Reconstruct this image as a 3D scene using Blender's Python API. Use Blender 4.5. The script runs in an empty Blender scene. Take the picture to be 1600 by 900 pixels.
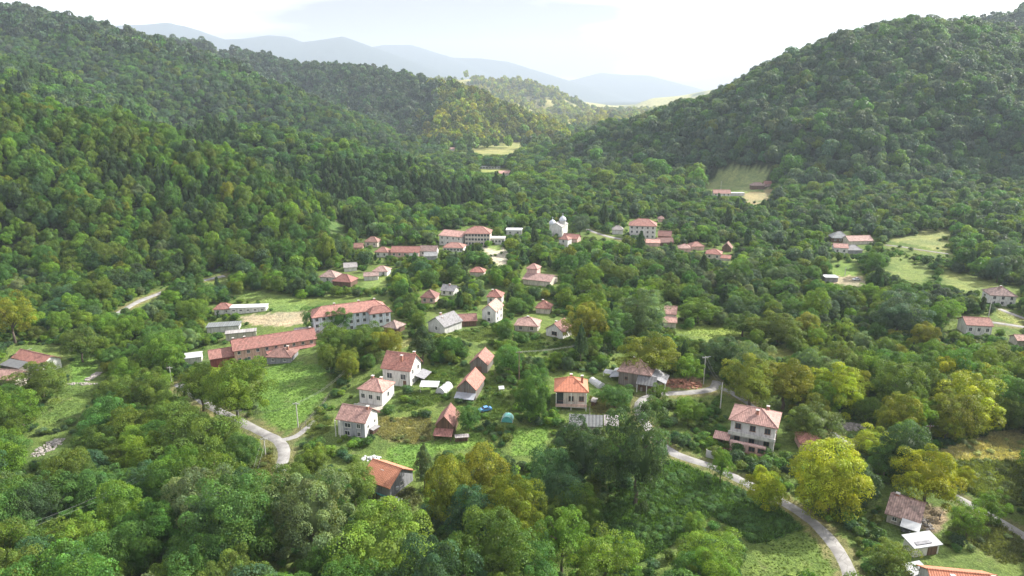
import bpy, math, random
import numpy as np
from mathutils import Vector, Matrix

SC = bpy.context.scene
COL = SC.collection
R = math.radians
random.seed(7)
rng = np.random.default_rng(7)

# ------------------------------------------------------------------ camera
PITCH = R(15.7); CAMZ = 85.0; F = 1600 * 24 / 36.0
cam_d = bpy.data.cameras.new("camera"); cam = bpy.data.objects.new("camera", cam_d); COL.objects.link(cam)
cam.location = (0, 0, CAMZ); cam.rotation_euler = (math.pi / 2 - PITCH, 0, 0)
cam_d.sensor_width = 36; cam_d.lens = 24; cam_d.clip_start = 1; cam_d.clip_end = 60000
SC.camera = cam
# ------------------------------------------------------------------ light, sky, exposure
SUN_AZ, SUN_EL = R(64), R(37)          # azimuth from +Y towards +X
w = bpy.data.worlds.new("World"); SC.world = w; w.use_nodes = True
N, L = w.node_tree.nodes, w.node_tree.links
N.clear()
out = N.new("ShaderNodeOutputWorld"); bg = N.new("ShaderNodeBackground")
sky = N.new("ShaderNodeTexSky"); sky.sky_type = 'NISHITA'; sky.sun_disc = False
sky.sun_elevation = SUN_EL; sky.sun_rotation = SUN_AZ
tc = N.new("ShaderNodeTexCoord"); mp = N.new("ShaderNodeMapping"); mp.inputs['Scale'].default_value = (1.6, 1.6, 9.0)
mp.inputs['Location'].default_value = (0.35, 0.2, 0.7)
nz = N.new("ShaderNodeTexNoise"); nz.inputs['Scale'].default_value = 1.6; nz.inputs['Detail'].default_value = 4; nz.inputs['Roughness'].default_value = .45
cr = N.new("ShaderNodeValToRGB"); cr.color_ramp.elements[0].position = .43; cr.color_ramp.elements[1].position = .60
cr.color_ramp.elements[0].color = (2.0, 1.85, 2.3, 1); cr.color_ramp.elements[1].color = (10.5, 10.4, 10.2, 1)
mx = N.new("ShaderNodeMix"); mx.data_type = 'RGBA'; mx.inputs[0].default_value = .88
L.new(tc.outputs['Generated'], mp.inputs[0]); L.new(mp.outputs[0], nz.inputs['Vector']); L.new(nz.outputs['Fac'], cr.inputs[0])
L.new(sky.outputs[0], mx.inputs[6]); L.new(cr.outputs[0], mx.inputs[7]); L.new(mx.outputs[2], bg.inputs[0])
bg.inputs[1].default_value = .1; L.new(bg.outputs[0], out.inputs[0])
sd = bpy.data.lights.new("sun", 'SUN'); sun = bpy.data.objects.new("sun", sd); COL.objects.link(sun)
sd.energy = 5.0; sd.angle = R(2.5); sd.color = (1.0, .96, .87)
S = Vector((math.sin(SUN_AZ) * math.cos(SUN_EL), math.cos(SUN_AZ) * math.cos(SUN_EL), math.sin(SUN_EL)))
sun.rotation_euler = S.to_track_quat('Z', 'Y').to_euler(); sun.location = (0, 0, 400)
SC.view_settings.view_transform = 'Standard'; SC.view_settings.look = 'None'
SC.view_settings.exposure = 1.23; SC.view_settings.gamma = 1
SC.cycles.use_denoising = True
SC.cycles.max_bounces = 5; SC.cycles.diffuse_bounces = 2; SC.cycles.glossy_bounces = 1
SC.cycles.transmission_bounces = 2; SC.cycles.volume_bounces = 1; SC.cycles.transparent_max_bounces = 6

# ------------------------------------------------------------------ pixel helpers (1600 x 900 photograph grid)
cp, sp = math.cos(PITCH), math.sin(PITCH)
def pt(px, py, d):
    a = (px - 800) / F; b = (450 - py) / F
    return (d * a, d * (cp + b * sp), CAMZ + d * (b * cp - sp))
def project(x, y, z):
    z = z - CAMZ
    dep = y * cp - z * sp; v = y * sp + z * cp
    dep = np.maximum(dep, 1e-3)
    return 800 + F * x / dep, 450 - F * v / dep, dep

def vnoise(x, y, s=0):
    xi = np.floor(x).astype(np.int64); yi = np.floor(y).astype(np.int64)
    fx = x - xi; fy = y - yi
    fx = fx * fx * (3 - 2 * fx); fy = fy * fy * (3 - 2 * fy)
    def h(i, j):
        n = (i * 374761393 + j * 668265263 + s * 974634777) & 0x7fffffff
        n = ((n ^ (n >> 13)) * 1274126177) & 0x7fffffff
        return ((n ^ (n >> 16)) & 0xffff) / 65535.0
    return (h(xi, yi) * (1 - fx) + h(xi + 1, yi) * fx) * (1 - fy) + (h(xi, yi + 1) * (1 - fx) + h(xi + 1, yi + 1) * fx) * fy
def fbm(x, y, s=0, o=3):
    t = 0; a = .5; tot = 0
    for k in range(o):
        t = t + a * vnoise(x * 2 ** k, y * 2 ** k, s + k); tot += a; a *= .5
    return t / tot

# ridges: (px, py, distance) on the photograph's skylines; slope, tree height taken off, gully amplitude
RIDGES = [
 ([(-420, -10, 400), (-150, 105, 400), (0, 162, 420), (100, 175, 430), (200, 198, 430), (290, 232, 425), (350, 280, 410), (430, 330, 395), (495, 390, 372)], .52, 4, .24, 22),
 ([(-300, -20, 720), (0, 84, 680), (90, 130, 660), (170, 178, 640), (250, 200, 620), (330, 196, 615), (400, 190, 600), (500, 212, 595), (600, 238, 590), (700, 268, 570), (800, 312, 540), (835, 342, 505)], .50, 8, .17, 30),
 ([(-250, -60, 1100), (0, 10, 1100), (130, 35, 1080), (230, 62, 1060), (330, 97, 1040), (420, 132, 1020), (500, 162, 1000), (600, 207, 960), (660, 236, 930), (690, 247, 900)], .50, 8, .22, 40),
 ([(100, 45, 1750), (330, 68, 1700), (400, 85, 1650), (450, 98, 1600), (560, 101, 1550), (640, 119, 1500), (710, 131, 1450), (790, 167, 1380), (850, 202, 1330), (885, 232, 1290)], .46, 9, .26, 40),
 ([(690, 130, 1480), (712, 175, 1290), (725, 228, 1150)], .55, 8, .05, 25),
 ([(560, 124, 3300), (640, 122, 3300), (690, 121, 3300), (740, 119, 3300), (770, 125, 3250), (820, 126, 3200), (845, 134, 3150), (870, 149, 3050), (905, 170, 2900), (940, 192, 2750), (960, 205, 2650)], .38, 8, .30, 40),
 ([(750, 122, 3250), (790, 150, 2800), (850, 185, 2350), (895, 215, 1950)], .5, 6, .15, 25),
 ([(830, 130, 3150), (880, 170, 2750), (925, 205, 2300)], .5, 6, .12, 25),
 ([(820, 135, 4700), (870, 148, 4700), (900, 155, 4700), (960, 163, 4800), (1000, 160, 4800), (1030, 150, 4800), (1065, 147, 4800), (1200, 120, 4800)], .35, 6, .18, 60),
 ([(835, 247, 980), (870, 224, 940), (900, 208, 900), (960, 180, 830), (1060, 151, 790), (1100, 137, 780), (1200, 102, 770), (1270, 62, 760), (1340, 32, 760), (1420, 14, 760), (1500, 21, 770), (1570, 27, 790), (1720, 20, 800), (1950, 40, 800)], .60, 14, .20, 35),
 ([(1540, 25, 1180), (1600, 5, 1200), (1750, -40, 1200), (1900, -50, 1200)], .5, 17, .1, 40),
 ([(-150, 10, 9000), (140, 30, 9000), (180, 40, 9000), (230, 38, 9000), (262, 35, 9000), (285, 40, 9000), (300, 49, 9000), (335, 62, 9000), (380, 60, 9000), (420, 55, 9000), (445, 57, 9000), (468, 66, 9000), (500, 62, 9000), (533, 57, 9000), (560, 73, 9000), (600, 86, 8900), (660, 108, 8800), (720, 130, 8700)], .34, 0, .05, 40),
 ([(520, 100, 11000), (565, 76, 11000), (600, 70, 11000), (640, 70, 11000), (672, 89, 11000), (700, 90, 11000), (750, 91, 11000), (790, 96, 11000), (840, 120, 11000)], .30, 0, .04, 40),
 ([(860, 145, 12300), (900, 124, 12300), (940, 114, 12300), (975, 117, 12300), (1010, 118, 12300), (1040, 130, 12300), (1070, 150, 12300)], .26, 0, .03, 60),
]
RG = []
for pts, slope, th, gul, rr in RIDGES:
    P = np.array([pt(*p) for p in pts]); P[:, 2] -= th * 1.75
    RG.append((P, slope, gul, rr))

def HT(x, y, want_hill=False):
    x = np.asarray(x, float); y = np.asarray(y, float)
    base = 2.2 * (fbm(x / 70, y / 70, 3) - .5) + 0.6 * (vnoise(x / 17, y / 17, 9) - .5)
    base = base - 7 * np.exp(-(((x + 135) / 45) ** 2 + ((y - 190) / 110) ** 2))        # stream hollow at the left
    base = base + 5 * np.exp(-(((x + 10) / 60) ** 2 + ((y - 215) / 60) ** 2))         # the knoll the middle houses stand on
    base = base + 9 * np.clip((x - 150) / 250, 0, 1) * np.clip((y - 250) / 200, 0, 1)
    base = base + 9 * np.clip((y - 1000) / 2500, 0, 1) * (fbm(x / 300, y / 300, 5) - .2)
    h = base; hill = np.full(np.shape(x), -50.0)
    gn = fbm(x / 90, y / 90, 21, 3); g2 = 1 - abs(2 * vnoise(x / 75 + y / 260, y / 190 - x / 400, 31) - 1)
    for P, slope, gul, rr in RG:
        best = np.full(np.shape(x), -1e4)
        for a, b in zip(P[:-1], P[1:]):
            dx, dy = b[0] - a[0], b[1] - a[1]; l2 = dx * dx + dy * dy
            t = np.clip(((x - a[0]) * dx + (y - a[1]) * dy) / l2, 0, 1)
            d = np.sqrt((x - a[0] - t * dx) ** 2 + (y - a[1] - t * dy) ** 2)
            z = a[2] + t * (b[2] - a[2]) - slope * (np.sqrt(d * d + rr * rr) - rr)
            z = z - gul * np.clip(d - rr, 0, 160) * (1.1 * (1 - g2) + .9 * np.maximum(gn - .35, 0))
            best = np.maximum(best, z)
        hill = np.maximum(hill, best)
        k = 3.0
        m = np.maximum(h, best); h = m + k * np.log1p(np.exp(-np.abs(h - best) / k))
    return (h, hill) if want_hill else h

_dd = 60 * (13000 / 60) ** (np.linspace(0, 1, 1000))
def at(px, py):
    """ground point seen at a photograph pixel"""
    a = (px - 800) / F; b = (450 - py) / F
    X = _dd * a; Y = _dd * (cp + b * sp); Z = CAMZ + _dd * (b * cp - sp)
    g = Z - HT(X, Y)
    i = int(np.argmax(g < 0)) if (g < 0).any() else len(g) - 1
    i = max(i, 1)
    t = g[i - 1] / (g[i - 1] - g[i] + 1e-9)
    d = _dd[i - 1] + t * (_dd[i] - _dd[i - 1])
    x, y = d * a, d * (cp + b * sp)
    return Vector((x, y, float(HT(x, y)))), d
def at_many(P): return [at(*p)[0] for p in P]
def z_for(px_y, y):
    k = (450 - px_y) / F
    return CAMZ + y * (k * cp - sp) / (cp + k * sp)

# ------------------------------------------------------------------ materials
def new_mat(name):
    m = bpy.data.materials.new(name); m.use_nodes = True
    n = m.node_tree.nodes; n.clear()
    o = n.new("ShaderNodeOutputMaterial")
    return m, n, m.node_tree.links, o
def mathn(n, l, op, a, b=None, c=None):
    x = n.new("ShaderNodeMath"); x.operation = op
    for i, v in enumerate((a, b, c)):
        if v is None: continue
        if isinstance(v, (int, float)): x.inputs[i].default_value = v
        else: l.new(v, x.inputs[i])
    return x.outputs[0]
def mixc(n, l, f, a, b, typ='MIX'):
    x = n.new("ShaderNodeMix"); x.data_type = 'RGBA'; x.blend_type = typ
    if isinstance(f, (int, float)): x.inputs[0].default_value = f
    else: l.new(f, x.inputs[0])
    for i, v in ((6, a), (7, b)):
        if isinstance(v, tuple): x.inputs[i].default_value = (*v, 1)
        else: l.new(v, x.inputs[i])
    return x.outputs[2]
def noise(n, l, scale, detail=3, vec=None, rough=.55):
    x = n.new("ShaderNodeTexNoise"); x.inputs['Scale'].default_value = scale; x.inputs['Detail'].default_value = detail
    x.inputs['Roughness'].default_value = rough
    if vec is not None: l.new(vec, x.inputs['Vector'])
    return x
def ramp(n, l, f, stops):
    x = n.new("ShaderNodeValToRGB"); e = x.color_ramp.elements
    while len(e) < len(stops): e.new(.5)
    for i, (p, c) in enumerate(stops): e[i].position = p; e[i].color = (c, c, c, 1) if isinstance(c, (int, float)) else (*c, 1)
    l.new(f, x.inputs[0]); return x.outputs[0]
def bump(n, l, h, dist, strength=1):
    x = n.new("ShaderNodeBump"); x.inputs['Distance'].default_value = dist; x.inputs['Strength'].default_value = strength
    l.new(h, x.inputs['Height']); return x.outputs[0]

def leaf_mat(name, kind):
    m, n, l, o = new_mat(name)
    if kind == 'object':
        s = n.new("ShaderNodeObjectInfo"); base = s.outputs['Color']
    else:
        s = n.new("ShaderNodeAttribute"); s.attribute_type = 'INSTANCER'; s.attribute_name = 'tcol'; base = s.outputs['Color']
    t = n.new("ShaderNodeAttribute"); t.attribute_type = 'GEOMETRY'; t.attribute_name = 'tint'
    c = mixc(n, l, 1.0, base, t.outputs['Color'], 'MULTIPLY')
    g = n.new("ShaderNodeNewGeometry")
    nn = noise(n, l, .35, 2, g.outputs['Position'])
    c = mixc(n, l, 1.0, c, ramp(n, l, nn.outputs['Fac'], [(.3, (.82, .86, .9)), (.7, (1.18, 1.12, .95))]), 'MULTIPLY')
    p = n.new("ShaderNodeBsdfPrincipled"); l.new(c, p.inputs['Base Color']); p.inputs['Roughness'].default_value = .5
    p.inputs['Specular IOR Level'].default_value = .16
    tr = n.new("ShaderNodeBsdfTranslucent")
    l.new(mixc(n, l, 1.0, c, (1.5, 1.45, .55), 'MULTIPLY'), tr.inputs[0])
    ms = n.new("ShaderNodeMixShader"); ms.inputs[0].default_value = .34
    l.new(p.outputs[0], ms.inputs[1]); l.new(tr.outputs[0], ms.inputs[2]); l.new(ms.outputs[0], o.inputs[0])
    return m
LEAF_O = leaf_mat("leaves", 'object'); LEAF_I = leaf_mat("forest_leaves", 'inst')

def matte(name, col, var=.18, scale=.8, rough=.85, bumpd=.01, stain=None, spec=.3):
    m, n, l, o = new_mat(name)
    t = n.new("ShaderNodeTexCoord")
    a = noise(n, l, scale, 4, t.outputs['Object']); b = noise(n, l, scale * 9, 3, t.outputs['Object'])
    f = mathn(n, l, 'ADD', mathn(n, l, 'MULTIPLY', a.outputs[0], .7), mathn(n, l, 'MULTIPLY', b.outputs[0], .3))
    lo = tuple(c * (1 - var) for c in col); hi = tuple(min(1, c * (1 + var * .6)) for c in col)
    c = mixc(n, l, ramp(n, l, f, [(.35, 0.0), (.62, 1.0)]), lo, hi)
    if stain:
        mpn = n.new("ShaderNodeMapping"); mpn.inputs['Scale'].default_value = (1.6, 1.6, .25); l.new(t.outputs['Object'], mpn.inputs[0])
        s = noise(n, l, 1.3, 4, mpn.outputs[0], .65)
        c = mixc(n, l, ramp(n, l, s.outputs[0], [(.46, 0.0), (.66, .8)]), c, stain)
    p = n.new("ShaderNodeBsdfPrincipled"); l.new(c, p.inputs['Base Color']); p.inputs['Roughness'].default_value = rough
    p.inputs['Specular IOR Level'].default_value = spec
    l.new(bump(n, l, b.outputs[0], bumpd), p.inputs['Normal']); l.new(p.outputs[0], o.inputs[0])
    return m
def tile_mat(name, col, var=.35, moss=.25, pitch=.42):
    m, n, l, o = new_mat(name)
    t = n.new("ShaderNodeTexCoord"); s = n.new("ShaderNodeSeparateXYZ"); l.new(t.outputs['Object'], s.inputs[0])
    sn = n.new("ShaderNodeSeparateXYZ"); l.new(t.outputs['Normal'], sn.inputs[0])
    f = mathn(n, l, 'GREATER_THAN', mathn(n, l, 'ABSOLUTE', sn.outputs[0]), mathn(n, l, 'ABSOLUTE', sn.outputs[1]))
    u = n.new("ShaderNodeMix"); u.data_type = 'FLOAT'; l.new(f, u.inputs[0]); l.new(s.outputs[0], u.inputs[2]); l.new(s.outputs[1], u.inputs[3])
    uu = mathn(n, l, 'DIVIDE', u.outputs[0], pitch); vv = mathn(n, l, 'DIVIDE', s.outputs[2], pitch * .55)
    cb = n.new("ShaderNodeCombineXYZ"); l.new(mathn(n, l, 'FLOOR', uu), cb.inputs[0]); l.new(mathn(n, l, 'FLOOR', vv), cb.inputs[1]); l.new(f, cb.inputs[2])
    wn = n.new("ShaderNodeTexWhiteNoise"); l.new(cb.outputs[0], wn.inputs['Vector'])
    c = mixc(n, l, wn.outputs['Value'], tuple(k * (1 - var) for k in col), tuple(min(1, k * (1 + var)) for k in col))
    big = noise(n, l, .45, 4, t.outputs['Object'])
    c = mixc(n, l, ramp(n, l, big.outputs[0], [(.52, 0.0), (.68, moss)]), c, (.17, .15, .12))
    b2 = noise(n, l, 1.7, 3, t.outputs['Object'])
    c = mixc(n, l, ramp(n, l, b2.outputs[0], [(.4, .3), (.6, 0.0)]), c, tuple(min(1, k * 1.35 + .05) for k in col))
    oi = n.new("ShaderNodeObjectInfo"); c = mixc(n, l, 1.0, c, ramp(n, l, oi.outputs['Random'], [(0.0, (.68, .74, .78)), (.35, (1.0, .94, .92)), (.7, (.88, 1.0, 1.02)), (1.0, (1.18, 1.12, 1.08))]), 'MULTIPLY')
    rib = mathn(n, l, 'SINE', mathn(n, l, 'MULTIPLY', uu, 6.2832))
    stp = mathn(n, l, 'FRACT', vv)
    c = mixc(n, l, mathn(n, l, 'MULTIPLY', mathn(n, l, 'LESS_THAN', rib, -.62), .5), c, tuple(k * .45 for k in col))
    h = mathn(n, l, 'ADD', mathn(n, l, 'MULTIPLY', rib, .5), stp)
    p = n.new("ShaderNodeBsdfPrincipled"); l.new(c, p.inputs['Base Color']); p.inputs['Roughness'].default_value = .85
    l.new(bump(n, l, h, .05, .8), p.inputs['Normal']); l.new(p.outputs[0], o.inputs[0])
    return m
def plank_mat(name, col):
    m, n, l, o = new_mat(name)
    t = n.new("ShaderNodeTexCoord"); s = n.new("ShaderNodeSeparateXYZ"); l.new(t.outputs['Object'], s.inputs[0])
    u = mathn(n, l, 'DIVIDE', mathn(n, l, 'ADD', s.outputs[0], s.outputs[1]), .22)
    wn = n.new("ShaderNodeTexWhiteNoise"); wn.noise_dimensions = '1D'; l.new(mathn(n, l, 'FLOOR', u), wn.inputs['W'])
    c = mixc(n, l, wn.outputs['Value'], tuple(k * .6 for k in col), tuple(k * 1.3 for k in col))
    c = mixc(n, l, mathn(n, l, 'MULTIPLY', mathn(n, l, 'LESS_THAN', mathn(n, l, 'FRACT', u), .14), .8), c, (.02, .018, .015))
    nn = noise(n, l, 3, 4, t.outputs['Object']); c = mixc(n, l, mathn(n, l, 'MULTIPLY', nn.outputs[0], .35), c, (.10, .08, .06))
    p = n.new("ShaderNodeBsdfPrincipled"); l.new(c, p.inputs['Base Color']); p.inputs['Roughness'].default_value = .9
    l.new(p.outputs[0], o.inputs[0]); return m
M = {}
ST = (.36, .34, .31)
for k, c in dict(white=(.66, .65, .625), cream=(.58, .525, .45), pale=(.58, .565, .55), blue=(.64, .68, .74), pink=(.62, .40, .32), grey=(.36, .37, .40),
                 grey2=(.27, .27, .29), rose=(.62, .42, .38), stonew=(.42, .39, .34), darkred=(.24, .07, .06)).items():
    M[k] = matte(k + "_plaster", c, .14, .5, stain=tuple(x * .50 for x in c))
M['wood'] = plank_mat("grey_planks", (.22, .20, .18)); M['wood2'] = plank_mat("brown_planks", (.16, .09, .06))
M['t_red'] = tile_mat("red_tiles", (.34, .155, .125)); M['t_pink'] = tile_mat("faded_tiles", (.42, .245, .21)); M['t_orange'] = tile_mat("orange_tiles", (.56, .215, .125), .12, .05)
M['t_brown'] = tile_mat("brown_tiles", (.27, .14, .115)); M['t_old'] = tile_mat("weathered_tiles", (.31, .205, .18), .45, .6); M['t_grey'] = tile_mat("grey_slates", (.31, .29, .29), .3, .4)
M['t_rust'] = tile_mat("rust_tiles", (.27, .125, .105), .3, .3)
M['metal'] = matte("zinc_sheet", (.33, .35, .39), .3, .5, .45, .02, stain=(.3, .28, .27)); M['whites'] = matte("white_sheet", (.50, .51, .52), .12, .8, .5)
M['asb'] = tile_mat("cement_sheet", (.17, .165, .165), .12, .4, .9); M['teal'] = matte("teal_tarpaulin", (.12, .42, .40), .3, 1.2, .5)
M['frame'] = matte("window_frame", (.62, .60, .57), .1); M['frameb'] = matte("brown_frame", (.20, .11, .07), .1)
M['brick'] = matte("chimney_brick", (.36, .17, .12), .3, 3); M['door'] = matte("door_wood", (.16, .09, .06), .2)
M['conc'] = matte("concrete", (.46, .44, .42), .2, 1.0); M['polem'] = matte("concrete_pole", (.50, .48, .46), .1); M['poleb'] = matte("timber_pole", (.20, .14, .10), .2)
M['wire'] = matte("cable", (.30, .30, .30), .05); M['rub'] = matte("rubble_stone", (.34, .31, .29), .35, 1.2); M['dome'] = matte("dome_metal", (.52, .55, .60), .1, 1, .35)
M['rail'] = matte("painted_rail", (.66, .65, .62), .1); M['bark'] = matte("bark", (.13, .105, .08), .35, 3, .95, .03); M['tyre'] = matte("rubber", (.03, .03, .03), .1)
for k, c in dict(carw=(.72, .73, .74), carb=(.10, .27, .55), card=(.10, .11, .12)).items():
    M[k] = matte("car_paint_" + k, c, .03, .5, .28, 0.0, spec=.6)
def glass():
    m, n, l, o = new_mat("window_glass"); p = n.new("ShaderNodeBsdfPrincipled")
    p.inputs['Base Color'].default_value = (.035, .045, .055, 1); p.inputs['Roughness'].default_value = .12; p.inputs['Specular IOR Level'].default_value = .6
    l.new(p.outputs[0], o.inputs[0]); return m
M['glass'] = glass()
def road_mat():
    m, n, l, o = new_mat("pale_asphalt"); g = n.new("ShaderNodeNewGeometry")
    a = noise(n, l, .35, 5, g.outputs['Position'], .6); b = noise(n, l, 3.5, 3, g.outputs['Position'])
    c = mixc(n, l, ramp(n, l, a.outputs[0], [(.38, 0.0), (.6, 1.0)]), (.20, .19, .185), (.31, .30, .29))
    c = mixc(n, l, ramp(n, l, b.outputs[0], [(.52, 0.0), (.7, .45)]), c, (.24, .22, .19))
    v = n.new("ShaderNodeTexVoronoi"); v.feature = 'DISTANCE_TO_EDGE'; v.inputs['Scale'].default_value = .33; l.new(g.outputs['Position'], v.inputs['Vector'])
    c = mixc(n, l, mathn(n, l, 'MULTIPLY', mathn(n, l, 'LESS_THAN', v.outputs[0], .012), .55), c, (.13, .12, .11))
    p = n.new("ShaderNodeBsdfPrincipled"); l.new(c, p.inputs['Base Color']); p.inputs['Roughness'].default_value = .9
    l.new(bump(n, l, b.outputs[0], .02), p.inputs['Normal']); l.new(p.outputs[0], o.inputs[0]); return m
M['road'] = road_mat()
def ground_mat():
    m, n, l, o = new_mat("ground_cover"); g = n.new("ShaderNodeNewGeometry")
    a = n.new("ShaderNodeAttribute"); a.attribute_name = 'cover'
    n1 = noise(n, l, .06, 5, g.outputs['Position'], .6); n2 = noise(n, l, .55, 5, g.outputs['Position'], .65); n3 = noise(n, l, 3.2, 3, g.outputs['Position'], .6)
    c = mixc(n, l, 1.0, a.outputs['Color'], ramp(n, l, n1.outputs[0], [(.32, (.72, .80, .70)), (.68, (1.30, 1.18, 1.0))]), 'MULTIPLY')
    c = mixc(n, l, 1.0, c, ramp(n, l, n2.outputs[0], [(.35, (.74, .78, .74)), (.65, (1.22, 1.18, 1.1))]), 'MULTIPLY')
    c = mixc(n, l, 1.0, c, ramp(n, l, n3.outputs[0], [(.35, .72), (.65, 1.28)]), 'MULTIPLY')
    n4 = noise(n, l, .16, 6, g.outputs['Position'], .7)
    c = mixc(n, l, ramp(n, l, n4.outputs[0], [(.56, 0.0), (.68, .35)]), c, (.20, .17, .10))
    p = n.new("ShaderNodeBsdfPrincipled"); l.new(c, p.inputs['Base Color']); p.inputs['Roughness'].default_value = .95; p.inputs['Specular IOR Level'].default_value = .15
    hh = mathn(n, l, 'ADD', mathn(n, l, 'MULTIPLY', n2.outputs[0], 1.2), mathn(n, l, 'MULTIPLY', n3.outputs[0], .35))
    l.new(bump(n, l, hh, .8), p.inputs['Normal']); l.new(p.outputs[0], o.inputs[0]); return m
M['ground'] = ground_mat()

# ------------------------------------------------------------------ mesh helpers
def mesh_np(name, V, Fq, mat):
    me = bpy.data.meshes.new(name); V = np.asarray(V, np.float32); Fq = np.asarray(Fq, np.int32)
    k = Fq.shape[1]
    me.vertices.add(len(V)); me.vertices.foreach_set('co', V.ravel())
    me.loops.add(Fq.size); me.loops.foreach_set('vertex_index', Fq.ravel())
    me.polygons.add(len(Fq)); me.polygons.foreach_set('loop_start', np.arange(0, Fq.size, k, dtype=np.int32))
    try: me.polygons.foreach_set('loop_total', np.full(len(Fq), k, np.int32))
    except Exception: pass
    me.update(calc_edges=True); me.validate()
    if mat: me.materials.append(mat)
    return me
class MB:
    def __init__(s): s.v = []; s.f = []
    def poly(s, pts):
        i = len(s.v); s.v += [tuple(p) for p in pts]; s.f.append(tuple(range(i, i + len(pts)))); return s
    def box(s, x0, y0, z0, x1, y1, z1):
        i = len(s.v)
        s.v += [(x0, y0, z0), (x1, y0, z0), (x1, y1, z0), (x0, y1, z0), (x0, y0, z1), (x1, y0, z1), (x1, y1, z1), (x0, y1, z1)]
        for f in ((0, 3, 2, 1), (4, 5, 6, 7), (0, 1, 5, 4), (1, 2, 6, 5), (2, 3, 7, 6), (3, 0, 4, 7)): s.f.append(tuple(i + k for k in f))
        return s
    def tube(s, a, b, r0, r1=None, n=6):
        r1 = r0 if r1 is None else r1; a = Vector(a); b = Vector(b); q = (b - a).to_track_quat('Z', 'Y'); i = len(s.v)
        for p, r in ((a, r0), (b, r1)):
            for k in range(n):
                t = 2 * math.pi * k / n; s.v.append(tuple(p + q @ Vector((r * math.cos(t), r * math.sin(t), 0))))
        for k in range(n): s.f.append((i + k, i + (k + 1) % n, i + n + (k + 1) % n, i + n + k))
        s.f.append(tuple(i + n + k for k in range(n))); s.f.append(tuple(i + n - 1 - k for k in range(n)))
        return s
    def slab(s, top, th):
        """solid under a sloping polygon"""
        n = len(top); i = len(s.v); s.v += [tuple(p) for p in top] + [(p[0], p[1], p[2] - th) for p in top]
        s.f.append(tuple(i + k for k in range(n))); s.f.append(tuple(i + n + n - 1 - k for k in range(n)))
        for k in range(n):
            j = (k + 1) % n; s.f.append((i + k, i + n + k, i + n + j, i + j))
        return s
    def mesh(s, name, mat):
        me = bpy.data.meshes.new(name); me.from_pydata(s.v, [], s.f); me.update()
        if mat: me.materials.append(mat)
        return me
    def build(s, name, mat, parent=None):
        o = bpy.data.objects.new(name, s.mesh(name, mat)); COL.objects.link(o); o.parent = parent; return o
def link(name, me, parent=None):
    o = bpy.data.objects.new(name, me); COL.objects.link(o); o.parent = parent; return o
def tag(o, label=None, cat=None, group=None, kind=None):
    if label: o['label'] = label
    if cat: o['category'] = cat
    if group: o['group'] = group
    if kind: o['kind'] = kind
    return o
def thing(name, label, cat, loc, rz=0, group=None):
    o = bpy.data.objects.new(name, None); COL.objects.link(o); o.empty_display_size = .5
    o.location = loc; o.rotation_euler = (0, 0, rz); return tag(o, label, cat, group)

# ------------------------------------------------------------------ picture-plane survey: clearings, roads, visible buildings
MW, MH = 800, 450
def poly_mask(P, W=MW, Hh=MH, s=.5):
    P = np.array(P, float) * s
    yy, xx = np.mgrid[0:Hh, 0:W] + .5
    x0, x1 = int(max(0, P[:, 0].min() - 1)), int(min(W, P[:, 0].max() + 2)); y0, y1 = int(max(0, P[:, 1].min() - 1)), int(min(Hh, P[:, 1].max() + 2))
    m = np.zeros((Hh, W), bool)
    if x1 <= x0 or y1 <= y0: return m
    X, Y = xx[y0:y1, x0:x1], yy[y0:y1, x0:x1]; ins = np.zeros(X.shape, bool)
    for a, b in zip(P, np.roll(P, -1, 0)):
        c = ((a[1] > Y) != (b[1] > Y)) & (X < (b[0] - a[0]) * (Y - a[1]) / (b[1] - a[1] + 1e-9) + a[0]); ins ^= c
    m[y0:y1, x0:x1] = ins; return m
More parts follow.
